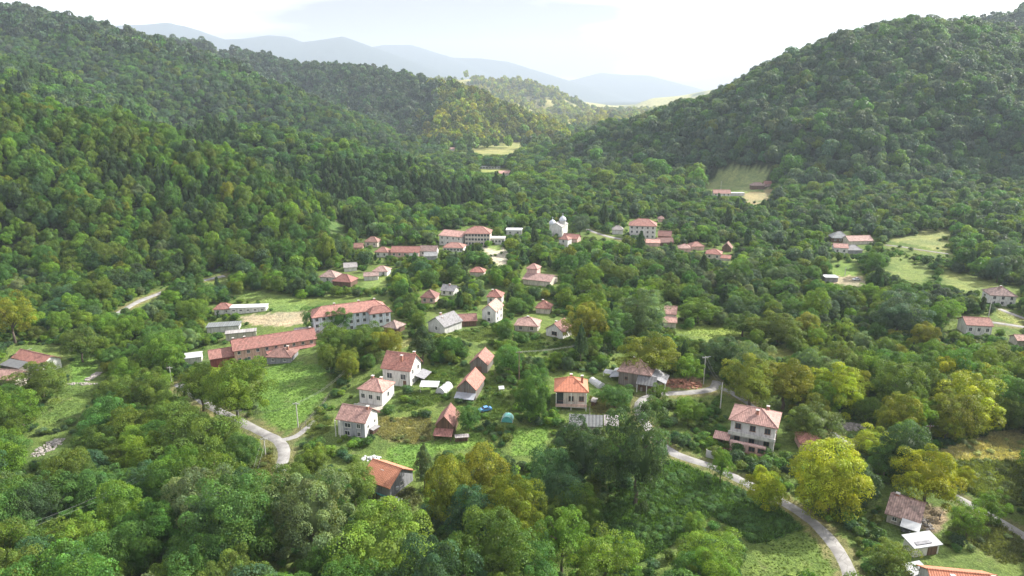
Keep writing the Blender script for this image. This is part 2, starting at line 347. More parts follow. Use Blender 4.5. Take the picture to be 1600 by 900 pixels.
# (polygon on the photograph, ground colour, kind)
G_GRASS = (.115, .18, .05); G_LAWN = (.12, .215, .05); G_DRY = (.44, .42, .23); G_BRAM = (.08, .16, .042); G_DIRT = (.36, .31, .25); G_YEL = (.22, .25, .11); G_STONE = (.36, .33, .31)
CLEAR = [
 ([(415, 575), (440, 566), (500, 568), (515, 590), (512, 615), (490, 640), (470, 668), (440, 672), (415, 655), (402, 620)], G_LAWN, 'lawn'),
 ([(600, 700), (640, 694), (690, 690), (750, 675), (765, 690), (720, 705), (690, 700), (650, 740), (612, 748)], G_LAWN, 'lawn'),
 ([(592, 652), (640, 655), (672, 650), (672, 690), (640, 692), (600, 685), (585, 672)], (.25, .25, .12), 'dry'),
 ([(668, 575), (700, 568), (728, 578), (712, 600), (700, 625), (650, 640), (615, 645), (640, 620), (662, 606)], G_GRASS, 'garden'),
 ([(745, 600), (775, 590), (800, 640), (770, 660), (745, 650)], G_GRASS, 'garden'),
 ([(800, 672), (860, 665), (850, 712), (800, 715)], G_LAWN, 'lawn'),
 ([(1185, 858), (1262, 828), (1288, 850), (1312, 885), (1316, 905), (1160, 905)], (.12, .18, .05), 'lawn'),
 ([(940, 800), (985, 760), (1050, 722), (1110, 745), (1170, 775), (1230, 805), (1250, 826), (1180, 850), (1110, 800), (1050, 850), (1000, 880), (960, 850)], G_BRAM, 'bramble'),
 ([(1470, 708), (1520, 686), (1600, 665), (1610, 720), (1560, 722), (1500, 722)], G_DRY, 'dry'),
 ([(1470, 722), (1610, 722), (1610, 790), (1560, 790), (1500, 760)], (.16, .21, .06), 'bramble'),
 ([(1540, 800), (1600, 845), (1600, 880), (1560, 880), (1500, 835)], (.13, .16, .06), 'garden'),
 ([(1385, 372), (1432, 367), (1440, 357), (1486, 358), (1480, 392), (1430, 384), (1400, 380)], G_YEL, 'field'),
 ([(1385, 404), (1405, 400), (1440, 412), (1462, 425), (1440, 442), (1405, 434), (1388, 424)], (.16, .215, .075), 'field'),
 ([(1470, 420), (1560, 440), (1560, 452), (1500, 452), (1475, 440)], (.19, .23, .085), 'field'),
 ([(1300, 408), (1335, 405), (1345, 430), (1300, 432)], (.14, .22, .06), 'field'),
 ([(1300, 432), (1350, 430), (1355, 448), (1300, 445)], G_DIRT, 'yard'),
 ([(1100, 292), (1122, 268), (1150, 260), (1205, 266), (1200, 285), (1180, 300), (1140, 298)], (.22, .27, .13), 'field'),
 ([(1160, 306), (1175, 298), (1208, 296), (1200, 310), (1180, 320), (1168, 315)], (.28, .25, .16), 'field'),
 ([(372, 498), (420, 488), (482, 482), (490, 500), (455, 510), (400, 508)], G_DIRT, 'yard'),
 ([(360, 462), (400, 452), (445, 458), (480, 470), (480, 482), (430, 484), (420, 470)], (.17, .25, .08), 'lawn'),
 ([(108, 572), (125, 552), (150, 548), (155, 575), (140, 595), (112, 600)], G_LAWN, 'lawn'),
 ([(70, 640), (90, 612), (140, 602), (150, 612), (130, 640), (95, 660), (68, 665)], G_GRASS, 'lawn'),
 ([(508, 350), (525, 343), (545, 352), (540, 368), (520, 365)], (.10, .17, .06), 'field'),
 ([(735, 234), (790, 232), (812, 236), (790, 240), (750, 239)], (.28, .28, .13), 'field'),
 ([(745, 262), (790, 262), (795, 268), (750, 268)], (.24, .28, .10), 'field'),
 ([(922, 620), (965, 618), (960, 640), (928, 648)], (.20, .20, .08), 'garden'),
 ([(1050, 520), (1080, 510), (1150, 505), (1180, 525), (1110, 530)], (.19, .26, .07), 'lawn'),
 ([(1195, 545), (1235, 545), (1240, 556), (1200, 556)], (.26, .29, .10), 'lawn'),
 ([(1465, 505), (1512, 500), (1510, 512), (1480, 515)], (.20, .26, .09), 'lawn'),
 ([(1555, 485), (1600, 500), (1600, 508), (1560, 497)], (.22, .26, .10), 'lawn'),
 ([(560, 436), (600, 432), (605, 446), (570, 450)], (.17, .24, .08), 'lawn'),
 ([(616, 540), (645, 525), (650, 532), (618, 552)], (.24, .25, .11), 'lawn'),
 ([(578, 772), (640, 760), (660, 780), (640, 800), (590, 800)], (.12, .14, .06), 'garden'),
 ([(745, 386), (788, 384), (792, 416), (774, 414), (766, 398)], (.42, .40, .38), 'yard'),
 ([(765, 384), (785, 384), (785, 390), (768, 390)], (.20, .28, .10), 'lawn'),
 ([(480, 662), (500, 648), (520, 655), (510, 676), (478, 684)], (.15, .20, .06), 'garden'),
 ([(390, 735), (425, 700), (432, 738), (405, 745)], (.17, .18, .07), 'garden'),
 ([(1035, 590), (1090, 585), (1100, 604), (1040, 610)], (.30, .20, .15), 'yard'),
 ([(1400, 800), (1450, 790), (1480, 800), (1470, 830), (1415, 828)], (.30, .24, .19), 'yard'),
 ([(855, 545), (885, 527), (900, 530), (880, 550)], G_GRASS, 'garden'),
 ([(805, 540), (850, 528), (850, 545), (830, 560)], G_GRASS, 'garden'),
 ([(700, 520), (760, 512), (790, 525), (740, 535)], (.14, .20, .07), 'garden'),
]
# roads: centre line on the photograph with width in metres
ROADS = [
 ('road', [(278, 600), (300, 614), (335, 638), (378, 660), (410, 676), (436, 690), (444, 706), (442, 720), (438, 738)], 3.9),
 ('lane', [(440, 688), (462, 682), (478, 670), (490, 658)], 2.4),
 ('road', [(120, 530), (155, 512), (185, 490), (215, 472), (245, 460), (275, 449), (300, 442), (350, 431)], 4.2),
 ('road', [(1120, 596), (1116, 606), (1092, 612), (1062, 614), (1030, 616), (1006, 624), (998, 640), (1010, 664), (1040, 700), (1072, 716), (1110, 728), (1150, 747), (1190, 767), (1222, 784), (1255, 804), (1285, 830), (1308, 858), (1325, 890), (1335, 930)], 3.8),
 ('lane', [(1116, 603), (1140, 612), (1165, 627), (1182, 640)], 3.0),
 ('lane', [(1300, 676), (1330, 697)], 2.6),
 ('road', [(1470, 764), (1500, 780), (1540, 802), (1575, 822), (1620, 850)], 3.6),
 ('road', [(1490, 494), (1510, 496), (1545, 503), (1580, 508), (1640, 518)], 3.6),
 ('lane', [(1562, 483), (1585, 492), (1630, 508)], 3.0),
 ('road', [(918, 358), (935, 365), (952, 370), (972, 374)], 4.0),
 ('path', [(1384, 383), (1410, 386), (1440, 391), (1482, 397)], 2.0),
]
# ------------------------------------------------------------------ ground sheet
rowy = np.concatenate([np.linspace(-260, 55, 14), 60 * (13400 / 60) ** np.linspace(0, 1, 660)])
NX = 520; uu = np.linspace(-1, 1, NX)
X = uu[None, :] * (150 + .95 * np.maximum(rowy, 0))[:, None]; Y = np.repeat(rowy[:, None], NX, 1)
Z, HILL = HT(X, Y, True)
PXs, PYs, DEP = project(X, Y, Z)
cover = np.zeros((*X.shape, 4)); cover[..., 3] = 1
f1 = fbm(X / 40, Y / 40, 51)[..., None]
vil = np.array((.075, .125, .035)) * (1 - f1) * 1.1 + np.array((.14, .19, .06)) * f1
forest = np.array((.045, .065, .028))
fm = np.clip((HILL - Z + 12) / 10, 0, 1)[..., None] * 1.0
cover[..., :3] = vil * (1 - fm) + forest * fm
farv = np.clip((Y - 900) / 400, 0, 1)[..., None] * (1 - fm)
cover[..., :3] = cover[..., :3] * (1 - farv) + np.array((.26, .27, .12)) * farv * (.6 + .8 * f1)
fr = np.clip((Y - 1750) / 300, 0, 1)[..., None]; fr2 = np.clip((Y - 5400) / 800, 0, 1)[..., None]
pt_ = np.clip((.62 - fbm(X / 130, Y / 130, 44)) * 9, 0, 1)[..., None]
cover[..., :3] = cover[..., :3] * (1 - fr) + (np.array((.07, .10, .045)) * (1 - pt_) + np.array((.34, .33, .16)) * pt_) * fr
for P, c, k in CLEAR:
    m = poly_mask(P); D = at((np.array(P)[:, 0].mean()), np.array(P)[:, 1].mean())[1]
    ks = 3 * np.maximum(1, Y / 180); jx = PXs + 6 * (vnoise(X / ks, Y / ks, 5) - .5) + 10 * (vnoise(X / 9, Y / 9, 15) - .5); jy = PYs + 4 * (vnoise(X / ks, Y / ks, 6) - .5) + 6 * (vnoise(X / 9, Y / 9, 16) - .5)
    ix = np.clip((jx * .5).astype(int), -1, MW); iy = np.clip((jy * .5).astype(int), -1, MH)
    ok = (ix >= 0) & (ix < MW) & (iy >= 0) & (iy < MH) & (DEP > 0) & (abs(DEP - D) < .35 * D)
    inside = np.zeros(X.shape, bool); inside[ok] = m[iy[ok], ix[ok]]
    cover[inside, :3] = np.array(c)
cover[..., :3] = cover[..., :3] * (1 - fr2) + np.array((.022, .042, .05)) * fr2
idx = np.arange(X.size).reshape(X.shape)
Fq = np.stack([idx[:-1, :-1], idx[:-1, 1:], idx[1:, 1:], idx[1:, :-1]], -1).reshape(-1, 4)
gm = mesh_np("ground", np.stack([X, Y, Z], -1).reshape(-1, 3), Fq, M['ground'])
ca = gm.attributes.new('cover', 'FLOAT_COLOR', 'POINT'); ca.data.foreach_set('color', cover.astype(np.float32).ravel())
gm.polygons.foreach_set('use_smooth', np.ones(len(gm.polygons), bool))
tag(link("ground", gm), kind='structure')
def GZ(x, y):
    """height of the ground sheet itself"""
    r = int(np.clip(np.searchsorted(rowy, y) - 1, 0, len(rowy) - 2)); t = (y - rowy[r]) / (rowy[r + 1] - rowy[r])
    def row(k):
        hw = 150 + .95 * max(rowy[k], 0); q = (x / hw + 1) * .5 * (NX - 1); j = int(np.clip(q, 0, NX - 2)); s = q - j
        return Z[k, j] * (1 - s) + Z[k, j + 1] * s
    return row(r) * (1 - t) + row(r + 1) * t

MASK = np.zeros((MH, MW), np.float32)          # what trees must not hide
for P, c, k in CLEAR: MASK[poly_mask(P)] = 1.0
road_pts = []
for nm, P, wd in ROADS:
    W = at_many(P); pts = []
    for i in range(len(W) - 1):
        p0, p1, p2, p3 = W[max(i - 1, 0)], W[i], W[i + 1], W[min(i + 2, len(W) - 1)]
        n = max(2, int((p2 - p1).length / 2.2))
        for k in range(n):
            t = k / n; pts.append(.5 * ((2 * p1) + (p2 - p0) * t + (2 * p0 - 5 * p1 + 4 * p2 - p3) * t * t + (3 * p1 - p0 - 3 * p2 + p3) * t ** 3))
    pts.append(W[-1]); V = []; Fr = []
    for i, p in enumerate(pts):
        a = pts[max(i - 1, 0)]; b = pts[min(i + 1, len(pts) - 1)]; d = (b - a); d.z = 0; d.normalize(); s = Vector((d.y, -d.x, 0))
        ww = wd * (1 + .12 * math.sin(i * .7) * random.random())
        for q in range(5):
            u = (q / 4 - .5); o = p - s * u * (ww + (random.uniform(-.25, .35) if q in (0, 4) else 0)); zz = max(GZ(o.x, o.y), GZ(p.x, p.y) - .25) + .20 - .05 * abs(u) * 2
            if q in (0, 4): zz -= .4
            V.append((o.x, o.y, zz))
        road_pts.append((p.x, p.y, wd))
        if i:
            for q in range(4): Fr.append((5 * i + q - 5, 5 * i + q - 4, 5 * i + q + 1 - 0, 5 * i + q))
    o = link(nm, mesh_np(nm, V, Fr, M['road'])); tag(o, kind='structure')
    A = np.array(V); qx, qy, _ = project(A[:, 0], A[:, 1], A[:, 2])
    if P[0][0] == 120: kq = ((qx > 207) & (qx < 248)) | ((qx > 322)); qx, qy = qx[kq], qy[kq]
    for x_, y_ in zip(qx, qy):
        i0, j0 = int(y_ * .5), int(x_ * .5)
        if 0 <= i0 < MH and 0 <= j0 < MW: MASK[max(0, i0 - 1):i0 + 2, max(0, j0 - 2):j0 + 3] = 1.0
RP = np.array(road_pts)
for a in RP[::1]:                                  # worn verges beside the tarmac
    rr = np.searchsorted(rowy, [a[1] - 6, a[1] + 6]); sl = slice(rr[0], rr[1] + 1)
    m = (X[sl] - a[0]) ** 2 + (Y[sl] - a[1]) ** 2 < (a[2] * .5 + .4 + 1.7 * vnoise(X[sl] / 2.2, Y[sl] / 2.2, 71)) ** 2
    cover[sl][m] = (.17, .17, .085, 1)
ca.data.foreach_set('color', cover.astype(np.float32).ravel())
# ------------------------------------------------------------------ buildings
LAND = []                                       # landmarks used in the tree labels
FOOT = []                                       # footprints (x, y, radius)
def protect(o, x0, y0, x1, y1, z0, z1):
    mw = o.matrix_basis
    pts = np.array([mw @ Vector((a, b, c)) for a in (x0, x1) for b in (y0, y1) for c in (z0, z1)])
    px, py, _ = project(pts[:, 0], pts[:, 1], pts[:, 2]); px *= .5; py *= .5
    a, b, c, d = int(max(0, py.min() + .5)), int(min(MH, py.max() + 1)), int(max(0, px.min())), int(min(MW, px.max() + 1))
    if b > a and d > c: MASK[a:b, c:d] = 3.0
    cx = mw @ Vector(((x0 + x1) / 2, (y0 + y1) / 2, 0)); FOOT.append((cx.x, cx.y, .5 * math.hypot(x1 - x0, y1 - y0)))
def block(t, x0, y0, x1, y1, h, roof, rise, wm, rm, ov=.5, z0=-2.0, prot=True):
    w, d = x1 - x0, y1 - y0; cx, cy = (x0 + x1) / 2, (y0 + y1) / 2
    m = MB(); m.box(x0, y0, z0, x1, y1, h)
    r = MB(); th = .2; up = .16
    if roof == 'gx':
        m.poly([(x0, y0, h), (x0, cy, h + rise), (x0, y1, h)]); m.poly([(x1, y0, h), (x1, y1, h), (x1, cy, h + rise)])
        e = rise / (d / 2) * ov
        r.slab([(x0 - ov, y0 - ov, h - e + up), (x1 + ov, y0 - ov, h - e + up), (x1 + ov, cy, h + rise + up), (x0 - ov, cy, h + rise + up)], th)
        r.slab([(x1 + ov, y1 + ov, h - e + up), (x0 - ov, y1 + ov, h - e + up), (x0 - ov, cy, h + rise + up), (x1 + ov, cy, h + rise + up)], th)
        ridge = [((x0 - ov, cy, h + rise + up), (x1 + ov, cy, h + rise + up))]
    elif roof == 'gy':
        m.poly([(x0, y0, h), (x1, y0, h), (cx, y0, h + rise)]); m.poly([(x0, y1, h), (cx, y1, h + rise), (x1, y1, h)])
        e = rise / (w / 2) * ov
        r.slab([(x0 - ov, y1 + ov, h - e + up), (x0 - ov, y0 - ov, h - e + up), (cx, y0 - ov, h + rise + up), (cx, y1 + ov, h + rise + up)], th)
        r.slab([(x1 + ov, y0 - ov, h - e + up), (x1 + ov, y1 + ov, h - e + up), (cx, y1 + ov, h + rise + up), (cx, y0 - ov, h + rise + up)], th)
        ridge = [((cx, y0 - ov, h + rise + up), (cx, y1 + ov, h + rise + up))]
    elif roof == 'hip':
        A, B, C, D = (x0 - ov, y0 - ov, h + .05), (x1 + ov, y0 - ov, h + .05), (x1 + ov, y1 + ov, h + .05), (x0 - ov, y1 + ov, h + .05)
        k = min(w, d) / 2 + ov * .5; z = h + rise + up
        if w >= d: E, G = (min(x0 - ov + k, cx - .3), cy, z), (max(x1 + ov - k, cx + .3), cy, z)
        else: E, G = (cx, min(y0 - ov + k, cy - .3), z), (cx, max(y1 + ov - k, cy + .3), z)
        if w >= d: tops = [[A, B, G, E], [B, C, G], [C, D, E, G], [D, A, E]]
        else: tops = [[A, B, E], [B, C, G, E], [C, D, G], [D, A, E, G]]
        for p in tops: r.poly(p)
        i = [(a[0], a[1], a[2] - .22) for a in (A, B, C, D)]; T = [A, B, C, D]
        for k2 in range(4): j = (k2 + 1) % 4; r.poly([i[k2], i[j], T[j], T[k2]])
        r.poly([i[3], i[2], i[1], i[0]])
        hips = [(A, E), (B, G if w >= d else E), (C, G), (D, E if w >= d else G)]
        ridge = [(E, G)] + hips
    elif roof == 'shed':                         # high at the back
        m.poly([(x0, y0, h), (x0, y1, h + rise), (x0, y1, h)]); m.poly([(x1, y0, h), (x1, y1, h), (x1, y1, h + rise)]); m.poly([(x0, y1, h), (x0, y1, h + rise), (x1, y1, h + rise), (x1, y1, h)])
        e = rise / d * ov
        r.slab([(x0 - ov, y0 - ov, h - e + up), (x1 + ov, y0 - ov, h - e + up), (x1 + ov, y1 + ov, h + rise + e + up), (x0 - ov, y1 + ov, h + rise + e + up)], th); ridge = []
    else:
        r.slab([(x0 - ov, y0 - ov, h + up + .1), (x1 + ov, y0 - ov, h + up + .1), (x1 + ov, y1 + ov, h + up + .1), (x0 - ov, y1 + ov, h + up + .1)], .25); ridge = []
    wl = m.build("wall", M[wm], t); ro = r.build("roof", M[rm], t)
    if ridge and rm.startswith('t_') and w > 3:
        rc = MB()
        for a, b in ridge: rc.tube(a, b, .13, n=5)
        rc.build("ridge_cap", M[rm], ro)
    if prot: protect(t, x0 - ov, y0 - ov, x1 + ov, y1 + ov, h * .5, h + rise)
    return wl, ro
_wcache = {}
def window(t, wall, side, u, z, x0, y0, x1, y1, ww=1.0, wh=1.25, frame='frame', name='window'):
    ww *= 1.15; wh *= 1.15; key = (round(ww, 2), round(wh, 2), frame)
    if key not in _wcache:
        m = MB(); a, b = ww / 2, wh / 2; f = .09
        m.box(-a, -.07, -b, -a + f, .05, b).box(a - f, -.07, -b, a, .05, b).box(-a + f, -.068, b - f, a - f, .05, b).box(-a - .08, -.14, -b - .06, a + .08, .04, -b + f - .02)
        m.box(-.03, -.05, -b + f, .03, .04, b - f)
        p = MB(); p.box(-a + .05, -.03, -b + .05, a - .05, .06, b - .05)
        _wcache[key] = (m.mesh("window", M[frame]), p.mesh("pane", M['glass']))
    fm, pm = _wcache[key]
    o = link(name, fm, t)
    if side == 'f': o.location = (x0 + (x1 - x0) * u, y0, z); o.rotation_euler.z = 0
    elif side == 'r': o.location = (x1, y0 + (y1 - y0) * u, z); o.rotation_euler.z = math.pi / 2
    elif side == 'l': o.location = (x0, y1 - (y1 - y0) * u, z); o.rotation_euler.z = -math.pi / 2
    else: o.location = (x1 - (x1 - x0) * u, y1, z); o.rotation_euler.z = math.pi
    link("pane", pm, o)
    return o
def windows(t, wins, x0, y0, x1, y1, h):
    for s, nc, nr, *o in wins:
        ww, wh = (o[0], o[1]) if len(o) >= 2 else (1.0, 1.25); fr = o[2] if len(o) > 2 else 'frame'
        for r in range(nr):
            for c in range(nc):
                z = h / nr * (r + .56)
                window(t, None, s, (c + .5 + .0) / nc, z, x0, y0, x1, y1, ww, min(wh, h / nr * .62), fr)
_dcache = {}
def door(t, side, u, x0, y0, x1, y1, mat='door'):
    if mat not in _dcache:
        _dcache[mat] = (MB().box(-.5, -.05, -.2, .5, .05, 2.0).mesh("door", M[mat]), MB().box(.33, -.11, .95, .41, -.05, 1.1).mesh("handle", M['metal']))
    o = link("door", _dcache[mat][0], t)
    o.location = (x0 + (x1 - x0) * u, y0 - .02, 0) if side == 'f' else (x1 + .02, y0 + (y1 - y0) * u, 0)
    if side == 'r': o.rotation_euler.z = math.pi / 2
    link("handle", _dcache[mat][1], o)
def chimney(t, x, y, z, h=1.3, s=.32, mat='brick'):
    o = MB().box(x - s, y - s, z - 1.2, x + s, y + s, z + h).build("chimney", M[mat], t)
    MB().box(x - s - .09, y - s - .09, z + h, x + s + .09, y + s + .09, z + h + .14).build("cap", M['conc'], o)
def house(name, label, cat, px, py, fw, hp, side, rot, roof, rise, wm, rm, wins=(), chim=(), short=None, group=None, ov=.5, doorat=None, minh=2.2):
    P, d = at(px, py); az = math.atan2(P.x, P.y); r = R(rot); c = max(.45, math.cos(r + az))
    w_ = fw * d / F / c; h = max(minh, hp * d / F / math.cos(math.atan2(CAMZ - P.z, math.hypot(P.x, P.y))))
    side *= .9; ov *= .8; w_ *= .96
    t = thing(name, label, cat, P, r, group)
    x0, x1, y0, y1 = -w_ / 2, w_ / 2, 0, side
    block(t, x0, y0, x1, y1, h, roof, rise, wm, rm, ov); windows(t, wins, x0, y0, x1, y1, h)
    for u, v, hh in chim: chimney(t, x0 + u * w_, y0 + v * side, h + rise * (1 - abs(v - .5) * 1.6) - .1, hh)
    if doorat: door(t, doorat[0], doorat[1], x0, y0, x1, y1)
    if short: LAND.append((short, P.x, P.y))
    t['w'] = w_; t['h'] = h
    return t, w_, h
VH = "village houses"
# --- the middle group on the knoll
t, w_, h = house("gable_house", "tall white house with red gable roof and dark lean-to, behind the small hip-roofed one", "house", 620, 603, 43, 27, 8.5, -17, 'gx', 3.4, 'white', 't_red',
    [('f', 2, 1, 1.5, 1.5), ('r', 2, 2)], [(.62, .25, 1.5), (.93, .62, 1.2)], "the tall white house with the red gable roof", VH, .6, ('f', .8))
m = MB(); m.slab([(w_ / 2 + .05, 3, 2.6), (w_ / 2 + 3.0, 3, 1.9), (w_ / 2 + 3.0, 8.8, 1.9), (w_ / 2 + .05, 8.8, 2.6)], .15); m.build("lean_to_roof", M['grey2'], t)
for y in (3.3, 8.5): MB().box(w_ / 2 + 2.7, y, -1, w_ / 2 + 2.85, y + .15, 1.85).build("post", M['wood2'], t)
t, w_, h = house("hip_house", "small white house with a faded pink hip roof, stepped below the tall red-gabled one", "house", 580, 633, 36, 23, 7.5, -19, 'hip', 2.0, 'white', 't_pink',
    [('f', 3, 1, 1.1, 1.2), ('r', 1, 1)], [(.3, .6, .9), (.62, .7, .8)], "the small white hip-roofed house", VH, .5)
m = MB().box(-w_ / 2 - .3, -2.6, -2.5, w_ / 2 + .5, -.02, .3); m.build("terrace", M['stonew'], t)
m = MB().box(-w_ / 2 - .3, -2.6, .3, -w_ / 2 + 4, -2.45, 1.1); m.build("railing", M['conc'], t)
MB().slab([(1.5, -4.2, -.9), (5.4, -4.2, -.9), (5.4, -2.62, .1), (1.5, -2.62, .1)], .15).build("porch_roof", M['t_rust'], t)
for u in (.2, .5): window(t, None, 'f', u, -1.0, -w_ / 2, -2.6, w_ / 2, 0, .9, 1.0)
t, w_, h = house("gable_house", "grey-fronted house with a faded pink gable roof and open corner porch above the road junction", "house", 550, 682, 42, 25, 7.5, -17, 'gx', 2.3, 'white', 't_pink',
    [('r', 2, 1, .8, .9)], [(.92, .45, .9)], "the grey-fronted house above the junction", VH, .55)
MB().box(-w_ / 2 + 1.6, -.12, -2, w_ / 2 - .05, -.01, h - .25).build("front_panel", M['grey'], t)
for u, z, a in ((.38, h * .68, 1.5), (.78, h * .72, .9), (.35, h * .2, 1.3), (.78, h * .22, .9)): window(t, None, 'f', u, z, -w_ / 2, -.13, w_ / 2, 0, a, 1.1)
for u in (-w_ / 2 - .35, -w_ / 2 + .9): MB().box(u, -.9, -2, u + .16, -.74, h - .2).build("post", M['rail'], t)
# barns
def barn(label, px, py, fw, hp, side, rot, rise, rm, wm='wood', short=None, ov=.45, roof='gy', lean=None, name="wooden_barn"):
    t, w_, h = house(name, label, "barn", px, py, fw, hp, side, rot, roof, rise, wm, rm, (), (), short, "barns and sheds", ov)
    for i in range(1, 5):                       # posts proud of the front wall
        MB().box(-w_ / 2 + w_ * i / 5 - .07, -.06, -1, -w_ / 2 + w_ * i / 5 + .07, .02, h).build("post", M['wood2'], t)
    MB().box(-.9, -.05, -.5, .9, .03, 2.0).build("door", M['door'], t)
    if lean:
        mat, dz, ex = lean; z = h * .62 + dz
        MB().slab([(-w_ / 2 - .3, -ex, z - .9), (w_ / 2 + .2, -ex, z - .9), (w_ / 2 + .2, -.03, z), (-w_ / 2 - .3, -.03, z)], .12).build("lean_to_roof", M[mat], t)
        for x in (-w_ / 2 + .1, w_ / 2 - .3): MB().box(x, -ex + .2, -2, x + .18, -ex + .4, z - .95).build("post", M['wood2'], t)
    return t
barn("brown plank barn with rusty red roof and lower red lean-to beside a round bush", 695, 681, 27, 17, 8, -8, 2.4, 't_rust', 'wood2', "the barn with two stacked red roofs", lean=('t_rust', .2, 2.6))
barn("weathered grey plank barn with red gable roof and pale metal porch sheet", 729, 624, 29, 17, 9.5, -14, 2.6, 't_red', 'wood', "the grey plank barn with the metal porch", lean=('metal', 0, 2.4))
barn("small wooden barn with red gable roof, hindmost of the three in line", 748, 582, 27, 14, 8, -14, 2.3, 't_red', 'wood', "the hindmost wooden barn")
# orange hip house
t, w_, h = house("hip_house", "cream house with a fresh orange hip roof and shaded veranda", "house", 892, 637, 50, 25, 8.5, -4, 'hip', 2.5, 'cream', 't_orange',
    [('f', 3, 1, 1.2, 1.3, 'frameb'), ('r', 2, 1)], [(.85, .45, 1.0), (.5, .75, 1.2)], "the orange hip-roofed house", VH, .6)
MB().box(-w_ / 2 + .1, -.08, -2, -w_ / 2 + 2.1, -.01, h - .3).build("veranda_shade_panel", M['glass'], t)  # dark panel on the wall stands in for the veranda's shade
MB().box(-w_ / 2, -1.5, .8, w_ / 2, -.02, .95).build("balcony_floor", M['conc'], t)
MB().box(-w_ / 2, -1.5, .95, w_ / 2, -1.42, 1.75).build("balcony_rail", M['rose'], t)
for x in (-w_ / 2 + .05, -.1, w_ / 2 - .25): MB().box(x, -1.4, -2, x + .2, -1.2, h - .1).build("post", M['rail'], t)
# barn with lean-to beside the road bend
t, w_, h = house("plank_farmhouse", "big weathered plank farmhouse with brown hip roof and patched lean-to on the road bend", "house", 990, 605, 50, 22, 9, -22, 'hip', 2.8, 'wood', 't_old', [('f', 2, 1, .8, .9, 'frameb'), ('l', 2, 1)], [(.4, .5, .6)], "the plank farmhouse on the road bend", VH, .6)
MB().slab([(w_ / 2 - 3.4, -3.0, h - 2.0), (w_ / 2 + 2.2, -3.0, h - 2.0), (w_ / 2 + 2.2, -.03, h - .25), (w_ / 2 - 3.4, -.03, h - .25)], .12).build("lean_to_roof", M['asb'], t)
MB().slab([(w_ / 2 + .1, -.03, h - .3), (w_ / 2 + 4.6, -.03, h - 2.0), (w_ / 2 + 4.6, 7, h - 2.0), (w_ / 2 + .1, 7, h - .3)], .12).build("side_roof", M['grey2'], t)
MB().slab([(-w_ / 2 - 3.0, 1, 1.7), (-w_ / 2 - .03, 1, 2.3), (-w_ / 2 - .03, 8.5, 2.3), (-w_ / 2 - 3.0, 8.5, 1.7)], .1).build("side_roof", M['metal'], t)
for x in (w_ / 2 - 3.2, w_ / 2 - .4, w_ / 2 + 2.0): MB().box(x, -2.8, -2, x + .18, -2.6, h - 2.1).build("post", M['rail'], t)
for x in (w_ / 2 + 4.3,): MB().box(x, .2, -2, x + .18, .4, h - 2.1).build("post", M['rail'], t)
MB().box(w_ / 2 - 3.1, -1.2, -1, w_ / 2 + 2.0, -1.05, h - 1.6).build("inner_wall", M['wood2'], t)
# big house at the right
t, w_, h = house("villa", "two-storey pale villa with a broad pink hip roof and pink-walled terrace", "house", 1173, 700, 68, 38, 9.5, -26, 'hip', 2.2, 'pale', 't_pink', [('f', 3, 2, 1.2, 1.3, 'frameb'), ('r', 2, 2, 1.0, 1.4, 'frameb')], [(.55, .3, 1.1), (.75, .7, 1.1)], "the big villa with the pink hip roof", VH, .75)
MB().box(-w_ / 2 - .3, -2.0, h * .52, w_ / 2 + .2, -.02, h * .52 + .2).build("balcony_floor", M['conc'], t)
MB().box(-w_ / 2 - .3, -2.0, h * .52 + .2, w_ / 2 + .2, -1.9, h * .52 + 1.0).build("balcony_rail", M['pale'], t)
MB().box(-w_ / 2 + .5, -3.2, -2, w_ / 2 - 1.5, -2.02, h * .34).build("ground_floor_bay", M['rose'], t)
for u in (.3, .55, .75): window(t, None, 'f', u, h * .2, -w_ / 2, -3.2, w_ / 2, 0, 1.3, 1.1, 'frameb')
MB().slab([(-w_ / 2 - 3.6, -3.4, h * .36), (-w_ / 2 + .3, -3.4, h * .36), (-w_ / 2 + .3, -.4, h * .46), (-w_ / 2 - 3.6, -.4, h * .46)], .12).build("porch_roof", M['t_pink'], t)
MB().box(-w_ / 2 - 3.4, -4.5, -2, w_ / 2, -3.3, -.25).build("terrace", M['conc'], t)
for i in range(9): MB().box(-w_ / 2 - 3.3 + i * 1.4, -4.45, -.25, -w_ / 2 - 3.22 + i * 1.4, -4.37, .7).build("baluster", M['rail'], t)
MB().box(-w_ / 2 - 3.3, -4.46, .7, w_ / 2 - .2, -4.36, .78).build("handrail", M['darkred'], t)
# orange-roofed grey building in the foreground
t, w_, h = house("cottage", "low grey-walled cottage with a bright orange tiled roof and rubbish heap behind", "house", 588, 771, 42, 17, 9, -30, 'gx', 2.4, 'grey2', 't_orange', [('r', 1, 1, .9, .9)], (), "the grey cottage with the bright orange roof", VH, .5)
MB().box(w_ / 2 + .02, 2.0, h * .35, w_ / 2 + .35, 2.7, h * .35 + .7).build("satellite_dish", M['whites'], t)
MB().box(-.6, 2.5, h + 1.1, .3, 3.2, h + 1.7).build("skylight", M['frame'], t)
MB().box(-w_ / 2, -.2, -2, w_ / 2, -.02, .3).build("plinth", M['teal'], t)
